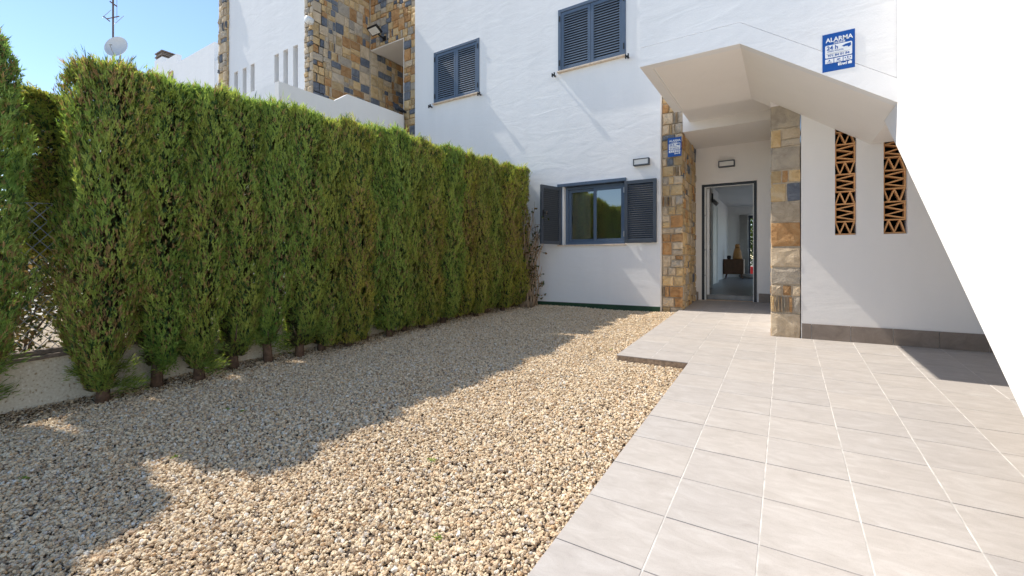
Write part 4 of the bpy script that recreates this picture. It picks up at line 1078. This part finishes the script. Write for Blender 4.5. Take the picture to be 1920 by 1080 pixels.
def crown(seed, hx, hy, z0, z1, sprays=17500, brown=0.10, yel=0.0, ragged=1.0, per=7, taper=0.0, tint=(1, 1, 1), skirt=0):
    """trimmed cypress: sprays stacked through a flattened column, open towards the bottom"""
    R = np.random.default_rng(seed)
    n = sprays
    h = R.random(n) ** 0.92
    z = z0 + (z1 - z0) * h
    ph = R.random(n) * 2 * np.pi
    deep = np.abs(R.normal(0, 0.075, n)); deep[: n // 8] = R.random(n // 8) * 0.8
    cut = 0.5 + 0.5 * np.sin(ph * 2 + seed) * np.sin(ph * 5 + seed * 1.7)
    prof = np.clip(0.55 + 0.50 * np.minimum(h / (0.10 + 0.12 * cut), 1.0) ** 0.7, 0, 1.04) * (1 - 0.16 * np.clip((h - 0.90) / 0.10, 0, 1) ** 2)
    prof = prof * (1 - taper * (1 - np.minimum(h / 0.30, 1.0)) ** 1.1)
    k = R.random(8) * 6.28
    lump = 1 + 0.10 * ragged * (np.sin(3 * ph + 5 * z + k[0]) + np.sin(5 * ph - 7 * z + k[1]) * 0.8 + np.sin(2 * ph + 13 * z + k[2]) * 0.6 + np.sin(11 * ph + 4 * z + k[3]) * np.sin(17 * z + 3 * ph + k[4]) * 0.9 + np.sin(19 * ph - 9 * z) * np.sin(29 * z + k[5]) * 0.7)
    top = R.random(n) < 0.11
    rad = prof * lump * (1 - deep)
    e = 2 / 2.8
    cx = np.sign(np.cos(ph)) * np.abs(np.cos(ph)) ** e; sy = np.sign(np.sin(ph)) * np.abs(np.sin(ph)) ** e
    rad = np.where(top, np.sqrt(R.random(n)) * 0.92, rad)
    z = np.where(top, z1 - np.abs(R.normal(0, 0.05, n)) + 0.03 * np.sin(ph * 3 + k[3]), z)
    base = np.stack([cx * hx * rad, sy * hy * rad, z], 1)
    base[:, 0] += 0.03 * np.sin(z * 2.3 + k[4]); base[:, 1] += 0.03 * np.sin(z * 1.9 + k[5])
    out = np.stack([cx / hx, sy / hy, np.zeros(n)], 1); out = unit(out)
    up = np.array([0, 0, 1.0])
    dirv = unit(up * R.uniform(0.8, 1.5, n)[:, None] + out * R.uniform(0.05, 0.42, n)[:, None] + R.normal(0, 0.18, (n, 3)))
    # colour of every spray: green to olive in clumps, some browned tips
    clump = np.sin(base[:, 1] * 9 + base[:, 2] * 3.1 + k[6]) * np.sin(base[:, 2] * 4.3 + k[7]) * 0.5 + 0.5
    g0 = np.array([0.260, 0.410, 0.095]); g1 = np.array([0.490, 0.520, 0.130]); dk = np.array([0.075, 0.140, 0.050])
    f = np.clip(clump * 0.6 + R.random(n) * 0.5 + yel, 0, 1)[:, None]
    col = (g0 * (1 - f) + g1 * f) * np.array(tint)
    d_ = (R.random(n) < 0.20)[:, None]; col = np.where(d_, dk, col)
    br = R.random(n) < (brown * (0.4 + 1.2 * np.clip(np.sin(base[:, 2] * 3 + k[2]) * 0.5 + 0.5, 0, 1)))
    col = np.where(br[:, None], np.array([0.46, 0.31, 0.15]) * R.uniform(0.6, 1.2, n)[:, None], col)
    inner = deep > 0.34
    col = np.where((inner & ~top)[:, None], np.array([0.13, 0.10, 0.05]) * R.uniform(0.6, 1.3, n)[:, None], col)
    ln = R.uniform(0.034, 0.070, n) * np.where(top, np.where(R.random(n) < 0.10, 2.0, 1.1), 1.0)
    P, D, Wv, Ln, Wd, Cc = [], [], [], [], [], []
    for j in range(per):
        tpos = R.uniform(0.0, 0.75, n) if j else np.zeros(n)
        dj = unit(dirv + R.normal(0, 0.30 if j else 0.05, (n, 3)))
        P.append(base + dirv * (ln * tpos)[:, None]); D.append(dj)
        Wv.append(unit(np.cross(dj, out + R.normal(0, 0.55, (n, 3)))))
        Ln.append(ln * (R.uniform(0.42, 0.72, n) if j else 1.0)); Wd.append(R.uniform(0.0021, 0.0039, n))
        Cc.append(np.clip(col * R.uniform(0.8, 1.22, (n, 1)), 0, 1))
    for w in range(skirt):
        a = R.random() * 6.283; zs_ = R.uniform(0.10, 0.42); Lb = R.uniform(0.16, 0.34); nb_ = 150
        tt = R.random(nb_) ** 0.7; rise = R.uniform(-0.06, 0.14)
        c0_ = np.stack([np.cos(a) * Lb * tt, np.sin(a) * Lb * tt * 0.8, zs_ + rise * tt], 1) + R.normal(0, 0.028, (nb_, 3))
        db = unit(np.array([np.cos(a), np.sin(a), 0.45]) + R.normal(0, 0.45, (nb_, 3)))
        P.append(c0_); D.append(db); Wv.append(unit(np.cross(db, R.normal(0, 1, (nb_, 3)))))
        Ln.append(R.uniform(0.03, 0.07, nb_)); Wd.append(R.uniform(0.0025, 0.0048, nb_))
        Cc.append((g0 * 0.8 + (g1 - g0) * R.random((nb_, 1)) * 0.6) * np.array(tint) * R.uniform(0.6, 1.1, (nb_, 1)))
    # coarse dead wood and foliage inside, so that no daylight leaks through
    q = 2200
    hq = R.random(q); pq = R.random(q) * 6.283; rq = np.sqrt(R.random(q)) * 0.50
    prq = np.clip(0.25 + 0.75 * np.minimum(hq / 0.35, 1), 0, 1)
    P.append(np.stack([np.cos(pq) * hx * rq * prq, np.sin(pq) * hy * rq * prq, z0 + (z1 - z0 - 0.08) * hq], 1))
    dq = unit(np.stack([np.cos(pq), np.sin(pq), R.uniform(0.4, 1.6, q)], 1) + R.normal(0, 0.3, (q, 3))); D.append(dq)
    Wv.append(unit(np.cross(dq, R.normal(0, 1, (q, 3))))); Ln.append(R.uniform(0.07, 0.12, q)); Wd.append(R.uniform(0.012, 0.024, q))
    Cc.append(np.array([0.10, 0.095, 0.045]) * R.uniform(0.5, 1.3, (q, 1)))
    cat = np.concatenate
    return leaf_mesh('crown', cat(P), cat(D), cat(Wv), cat(Ln), cat(Wd), cat(Cc))

def trunk_mesh(seed, h):
    R = random.Random(seed); m = MB(); pts = []; x = y = 0
    for k in range(9):
        pts.append((x, y, -0.05 + (h + 0.05) * k / 8)); x += R.uniform(-0.02, 0.02); y += R.uniform(-0.02, 0.02)
    m.tube(pts, [0.050, 0.040, 0.034, 0.030, 0.025, 0.020, 0.015, 0.010, 0.004], 9)
    for k in range(26):
        z = R.uniform(0.16, h * 0.85); a = R.uniform(0, 6.28); L = R.uniform(0.14, 0.30)
        p = pts[min(8, int(z / h * 8))]
        m.tube([(p[0], p[1], z), (p[0] + math.cos(a) * L * 0.5, p[1] + math.sin(a) * L * 0.5, z + L * 0.35), (p[0] + math.cos(a) * L * 0.8, p[1] + math.sin(a) * L * 0.8, z + L * 0.8)], [0.010, 0.007, 0.003], 5)
    return m.mesh('trunk', 'bark', True)
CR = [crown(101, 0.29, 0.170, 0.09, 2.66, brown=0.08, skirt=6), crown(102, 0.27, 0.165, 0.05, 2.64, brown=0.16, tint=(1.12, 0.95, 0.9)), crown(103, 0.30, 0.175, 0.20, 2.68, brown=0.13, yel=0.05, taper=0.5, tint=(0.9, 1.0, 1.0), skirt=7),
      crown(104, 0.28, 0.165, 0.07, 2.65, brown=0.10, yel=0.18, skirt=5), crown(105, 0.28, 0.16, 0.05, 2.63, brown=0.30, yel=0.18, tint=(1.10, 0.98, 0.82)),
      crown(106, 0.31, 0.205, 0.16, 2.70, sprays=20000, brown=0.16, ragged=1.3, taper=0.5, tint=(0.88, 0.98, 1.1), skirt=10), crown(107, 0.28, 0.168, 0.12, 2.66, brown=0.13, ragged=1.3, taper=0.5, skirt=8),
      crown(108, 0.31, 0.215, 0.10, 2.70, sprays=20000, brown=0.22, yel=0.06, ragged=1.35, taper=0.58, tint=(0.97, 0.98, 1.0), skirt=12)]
TRK = [trunk_mesh(s, 2.3) for s in (1, 2, 3)]
# (y along the hedge, crown, height factor, label)
S_ = 0.853
HEDGE = [(-0.25, 0, 1.10, 'cypress at the street end of the hedge, outermost of the row'), (0.16, 3, 1.12, 'cypress at the street end of the hedge, next to the outermost one'),
         (0.60, 5, 1.03, 'cypress beside the fence gap, its crown hanging out over the bare low wall'),
         (1.41, 7, 0.995, 'broad cypress with the lowest green skirt, next to the two wooden planks'),
         (1.86, 2, 0.995, 'cypress with a bare straight brown trunk showing below its crown, near the planks'),
         (2.20, 6, 1.0, None), (2.58, 6, 1.005, None), (2.95, 2, 1.0, None), (3.32, 6, 1.01, None), (3.66, 3, 1.0, None), (4.00, 1, 1.005, None), (4.36, 2, 1.0, None),
         (4.72, 0, 1.01, None), (5.08, 3, 1.0, None), (5.42, 1, 0.985, None),
         (5.90, 0, 0.985, 'dark cypress right after the gap where the low wall shows'), (6.32, 4, 0.975, None), (6.72, 1, 0.97, None), (7.16, 3, 0.975, None), (7.55, 4, 0.965, None),
         (7.98, 4, 0.96, 'last browned cypress of the hedge, beside the dry vine at the house wall')]
for i, (yu, c, hf, lab) in enumerate(HEDGE):
    y = yu * S_; x = xt(y) + 0.05 * math.sin(i * 2.7); z = gravel_z(x, y)
    nth = ['third', 'fourth', 'fifth', 'sixth', 'seventh', 'eighth', 'ninth', 'tenth', 'eleventh', 'twelfth']
    L = lab or ('green clipped cypress of the hedge, %s one on from the wooden planks' % nth[i - 5] if yu < 5.6 else 'yellowish clipped cypress of the hedge, %s one from the house wall' % {19: 'second', 18: 'third', 17: 'fourth', 16: 'fifth'}[i]) or ('green trimmed cypress in the middle run of the hedge' if yu < 5.6 else 'yellowish trimmed cypress in the far run of the hedge')
    t = thing('cypress_tree', L, 'tree', (x, y, z), 0, 'cypress trees of the clipped hedge')
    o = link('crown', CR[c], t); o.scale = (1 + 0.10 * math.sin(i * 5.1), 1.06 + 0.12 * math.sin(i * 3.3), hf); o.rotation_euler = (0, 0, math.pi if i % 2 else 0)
    o = link('trunk', TRK[i % 3], t); o.rotation_euler = (0, 0, i * 1.3)

t = thing('cypress_tree', 'dark cypress behind the chain link fence, filling the gap in the hedge', 'tree', (xt(0.85) - 0.58, 1.16, ground_z(-5.4, 1.1)), 0, 'cypress trees of the clipped hedge')
o = link('crown', CR[1], t); o.scale = (1.0, 1.25, 0.52); o.location = (0, -0.14, 1.25)
link('trunk', TRK[0], t)
# loose shrubs in the garden beyond the fence
def shrub(seed, hx, hy, h, n, cols, ln=(0.04, 0.08), wd=(0.010, 0.02)):
    R = np.random.default_rng(seed)
    v = unit(R.normal(0, 1, (n, 3))) * (R.random((n, 1)) ** 0.45)
    P = v * np.array([hx, hy, h * 0.5]) + np.array([0, 0, h * 0.54])
    D = unit(v + R.normal(0, 0.5, (n, 3)) + np.array([0, 0, 0.4])); Wv = unit(np.cross(D, R.normal(0, 1, (n, 3))))
    C = np.array(cols)[R.integers(0, len(cols), n)] * R.uniform(0.7, 1.25, (n, 1))
    return leaf_mesh('crown', P, D, Wv, R.uniform(*ln, n), R.uniform(*wd, n), C)
def stems(seed, n, h, spread, r0=0.016):
    R = random.Random(seed); m = MB()
    for k in range(n):
        a = R.uniform(0, 6.28); s = R.uniform(0.2, 1) * spread
        m.tube([(0.03 * math.cos(a), 0.03 * math.sin(a), -0.05), (s * 0.3 * math.cos(a), s * 0.3 * math.sin(a), h * 0.4), (s * math.cos(a + .3), s * math.sin(a + .3), h * R.uniform(0.7, 1.0))], [r0, r0 * 0.7, r0 * 0.25], 6)
    return m.mesh('trunk', 'bark', True)
m = MB(); q = 0
for (xa, xb, ya, yb_) in ((-13.0, -5.25, -6.0, 2.0), (-13.0, -4.75, 2.0, 7.2)):
    m.quad(*[(x, y, ground_z(x, y) + 0.012 + 0.004 * q) for x, y in ((xa, ya), (xb, ya), (xb, yb_), (xa, yb_))]); q += 1
tag(m.build('garden_soil', 'garden_soil'), kind='structure')
for k, (x, y, sc, lab) in enumerate(((-6.2, 0.95, 0.85, 'thin dark shrub directly behind the chain link fence'), (-7.4, 0.75, 1.1, 'dense shrub standing deeper in the garden behind the fence'), (-7.6, 2.0, 1.2, 'taller shrub in the garden behind the hedge and fence'))):
    t = thing('garden_shrub', lab, 'shrub', (x, y, ground_z(x, y)))
    link('crown', shrub(60 + k, 0.62 * sc, 0.70 * sc, 2.2 * sc, (2200, 12000, 12000)[k], [(0.10, 0.12, 0.04), (0.22, 0.14, 0.07), (0.08, 0.11, 0.04), (0.34, 0.28, 0.12)]), t)
    link('trunk', stems(60 + k, 7, 1.5 * sc, 0.4), t)

# dry vine at the end of the hedge
vx, vy = xt(7.0) + 0.22, 7.02
t = thing('dry_vine', 'dry tangled vine with few leaves at the house end of the hedge', 'vine', (vx, vy, gravel_z(vx, vy)))
R = random.Random(8); m = MB(); LP = []
for k in range(44):
    x, y, z = R.uniform(-0.12, 0.10), R.uniform(-0.18, 0.16), -0.03; pts = [(x, y, z)]
    H_ = R.uniform(0.7, 2.0); n = 12; ax = R.uniform(-0.02, 0.035); ph = R.uniform(0, 6)
    for j in range(n):
        z += H_ / n; x += ax * (0.4 + j / n) + 0.035 * math.sin(ph + j * 1.1); y += R.uniform(-0.03, 0.025); y = min(y, 0.20)
        x = max(-0.22, x); pts.append((x, y, z))
    r = R.uniform(0.007, 0.017); m.tube(pts, [r * (1 - 0.75 * j / n) for j in range(n + 1)], 6)
    for j in range(3, n + 1, 2):
        if R.random() < 0.75:
            p = Vector(pts[j]); d = Vector((R.uniform(-0.3, 1), R.uniform(-1, 0.4), R.uniform(-0.2, 0.9))).normalized(); L = R.uniform(0.08, 0.22)
            e = p + d * L; m.tube([p, p + d * L * 0.5 + Vector((0, 0, 0.02)), e], [0.005, 0.004, 0.002], 5)
            for q in range(R.randint(3, 7)):
                LP.append((p + d * L * R.uniform(0.4, 1.05), (d + Vector((R.uniform(-1, 1), R.uniform(-1, 1), R.uniform(-0.6, 0.9)))).normalized()))
m.build('stems', 'vine_stem', t, smooth=True)
P = np.array([list(p) for p, d in LP]); D = np.array([list(d) for p, d in LP]); RR = np.random.default_rng(3); n = len(P)
C = np.array([(0.055, 0.10, 0.03), (0.04, 0.075, 0.025), (0.13, 0.12, 0.04), (0.20, 0.11, 0.05)])[RR.integers(0, 4, n)]
link('leaves', leaf_mesh('leaves', P, D, unit(np.cross(D, RR.normal(0, 1, (n, 3)))), RR.uniform(0.035, 0.065, n), RR.uniform(0.012, 0.022, n), C), t)

# small weeds and fallen leaves on the gravel
def floor_at(px, py, dz=-0.03):
    d = ray(px, py); tt = (-H + dz) / (d.z - 0.0072 * d.x - 0.0487 * d.y); return d.x * tt, d.y * tt
weeds = [(425, 765), (455, 768), (820, 1005), (42, 895), (330, 850), (1146, 652), (810, 857)]
wm = []
for s in range(3):
    RR = np.random.default_rng(70 + s); n = 22
    D = unit(np.stack([RR.normal(0, 1, n), RR.normal(0, 1, n), RR.uniform(0.15, 0.9, n)], 1))
    wm.append(leaf_mesh('weed', RR.normal(0, 0.012, (n, 3)) * np.array([1, 1, 0.2]), D, unit(np.cross(D, RR.normal(0, 1, (n, 3)))), RR.uniform(0.010, 0.024, n), RR.uniform(0.002, 0.0045, n), np.array([(0.28, 0.42, 0.06), (0.18, 0.30, 0.05)])[RR.integers(0, 2, n)]))
for k, (px, py) in enumerate(weeds):
    x, y = floor_at(px, py); o = link('weed', wm[k % 3], None, (x, y, gravel_z(x, y) + 0.014)); o.rotation_euler = (0, 0, k * 2.1)
    tag(o, 'tiny green weed sprouting between the gravel stones', 'weed', 'weeds in the gravel')

# ================================================================== INSIDE THE HALL AND THE BACK GARDEN
t = thing('sideboard', 'small dark walnut sideboard at the end of the hall', 'sideboard', (-1.46, 16.2, HFZ))
m = MB(); m.box(-0.30, 0.30, -0.22, 0.22, 0.16, 0.66); m.build('cabinet', 'wood_walnut', t, bevel=0.006)
m = MB(); m.box(-0.285, -0.004, -0.235, -0.221, 0.175, 0.645).box(0.004, 0.285, -0.235, -0.221, 0.175, 0.645); m.build('cabinet_doors', 'wood_walnut', t, bevel=0.003)
for sx in (-1, 1):
    for sy in (-1, 1):
        m = MB(); m.tube([(sx * 0.22, sy * 0.15, 0.17), (sx * 0.26, sy * 0.18, 0)], [0.018, 0.011], 8); m.build('leg', 'wood_walnut', t)
t = thing('wooden_lamp', 'honey coloured wooden table lamp on the sideboard', 'lamp', (-1.36, 16.2, HFZ + 0.66))
m = MB(); m.lathe([(0.001, 0), (0.14, 0), (0.145, 0.05), (0.12, 0.22), (0.10, 0.30), (0.085, 0.36), (0.001, 0.36)], seg=20); m.build('lamp_shade', 'wood_honey', t, smooth=True)
m = MB(); m.lathe([(0.001, 0.36), (0.07, 0.36), (0.075, 0.46), (0.05, 0.50), (0.001, 0.50)], seg=16); m.build('lamp_cap', 'wood_honey', t, smooth=True)
t = thing('small_pot', 'small dark pot on the sideboard', 'pot', (-1.60, 16.1, HFZ + 0.66))
m = MB(); m.lathe([(0.001, 0), (0.05, 0), (0.065, 0.06), (0.05, 0.12), (0.04, 0.12), (0.001, 0.02)], seg=16); m.build('pot_body', 'metal_black', t, smooth=True)
t = thing('curtain', 'pale curtain hanging beside the garden door at the end of the hall', 'curtain', (-1.20, HY1 - 0.1, HFZ))
m = MB(); n = 40
for j, z in enumerate((0.03, 1.0, 2.25)):
    for k in range(n + 1):
        m.v.append((-0.20 + 0.30 * k / n * (1.0, 0.9, 0.86)[j], 0.035 * math.sin(k * 1.25 + j * 0.3), z))
for j in range(2):
    for k in range(n): a = j * (n + 1) + k; m.f.append((a, a + 1, a + n + 2, a + n + 1))
o = m.build('drape', 'fabric_white', t, smooth=True); md = o.modifiers.new('thick', 'SOLIDIFY'); md.thickness = 0.006
m = MB(); m.tube([(-0.45, 0, 2.27), (2.0, 0, 2.27)], 0.014, 8); m.build('curtain_rail', 'paint_white', t)
t = thing('floor_cushion', 'pale floor cushion by the garden door', 'cushion', (-1.12, 16.9, HFZ))
m = MB(); m.lathe([(0.001, 0), (0.22, 0.01), (0.27, 0.08), (0.22, 0.15), (0.001, 0.17)], seg=20); m.build('cushion_cover', 'fabric_grey', t, smooth=True)
t = thing('rug', 'small dark rug inside the garden door', 'rug', (-0.60, 16.9, HFZ + 0.003))
m = MB(); m.box(-0.35, 0.5, -0.3, 0.3, 0, 0.012); m.build('rug_pile', 'metal_anthracite', t)
p = atY(1352, 372, 10.55)
t = thing('wall_spotlight', 'tilted cylindrical spotlight on the hall wall', 'spotlight', (-1.42, 10.80, p.z))
m = MB(); m.box(-0.02, 0.02, -0.02, 0.02, -0.02, 0.16); m.build('bracket', 'metal_black', t)
m = MB(); m.tube([(0.01, 0, 0.0), (0.11, -0.03, -0.10)], 0.045, 14); m.build('lamp_tube', 'metal_grey', t, smooth=True)
# beyond the garden door
t = thing('garden_terrace', 'pale paved terrace behind the house', 'terrace', (-1, 20, 0.45)); t['kind'] = 'structure'
m = MB(); m.box(-6, 4, -2.15, 8, -0.3, 0.0); m.build('paving', 'tile_pale', t)
t = thing('back_hedge', 'tall leafy green hedge seen through the garden door', 'hedge', (-0.6, 23.2, 0.45))
link('crown', shrub(90, 2.2, 0.6, 3.6, 16000, [(0.05, 0.11, 0.02), (0.09, 0.16, 0.03), (0.16, 0.22, 0.04), (0.03, 0.06, 0.015)], (0.08, 0.16), (0.02, 0.04)), t)
link('trunk', stems(90, 9, 2.4, 0.8, 0.03), t)
t = thing('flower_pot', 'red flower pot on the terrace behind the house', 'pot', (-1.21, 20.0, 0.45))
m = MB(); m.lathe([(0.001, 0), (0.16, 0), (0.22, 0.34), (0.24, 0.34), (0.24, 0.40), (0.20, 0.40), (0.001, 0.34)], seg=20); m.build('pot_body', 'pot_red', t, smooth=True)

# brown needle litter under the hedge
RR = np.random.default_rng(77); n = 9000
yy_ = RR.uniform(0.2, 7.0, n); dx_ = np.abs(RR.normal(0, 0.16, n)) - 0.12
xx_ = np.array([xt(v) for v in yy_]) + dx_
zz_ = np.array([gravel_z(a, c) for a, c in zip(xx_, yy_)]) + RR.uniform(0.008, 0.026, n)
D = unit(np.stack([RR.normal(0, 1, n), RR.normal(0, 1, n), RR.normal(0, 0.25, n)], 1))
C = np.array([(0.12, 0.07, 0.035), (0.20, 0.12, 0.06), (0.07, 0.05, 0.03)])[RR.integers(0, 3, n)]
lit = link('needle_litter', leaf_mesh('needle_litter', np.stack([xx_, yy_, zz_], 1), D, unit(np.cross(D, np.array([0, 0, 1.0]) + RR.normal(0, 0.3, (n, 3)))), RR.uniform(0.015, 0.05, n), RR.uniform(0.002, 0.006, n), C))
tag(lit, 'brown fallen needles lying on the gravel under the hedge', 'leaf litter', kind='stuff')
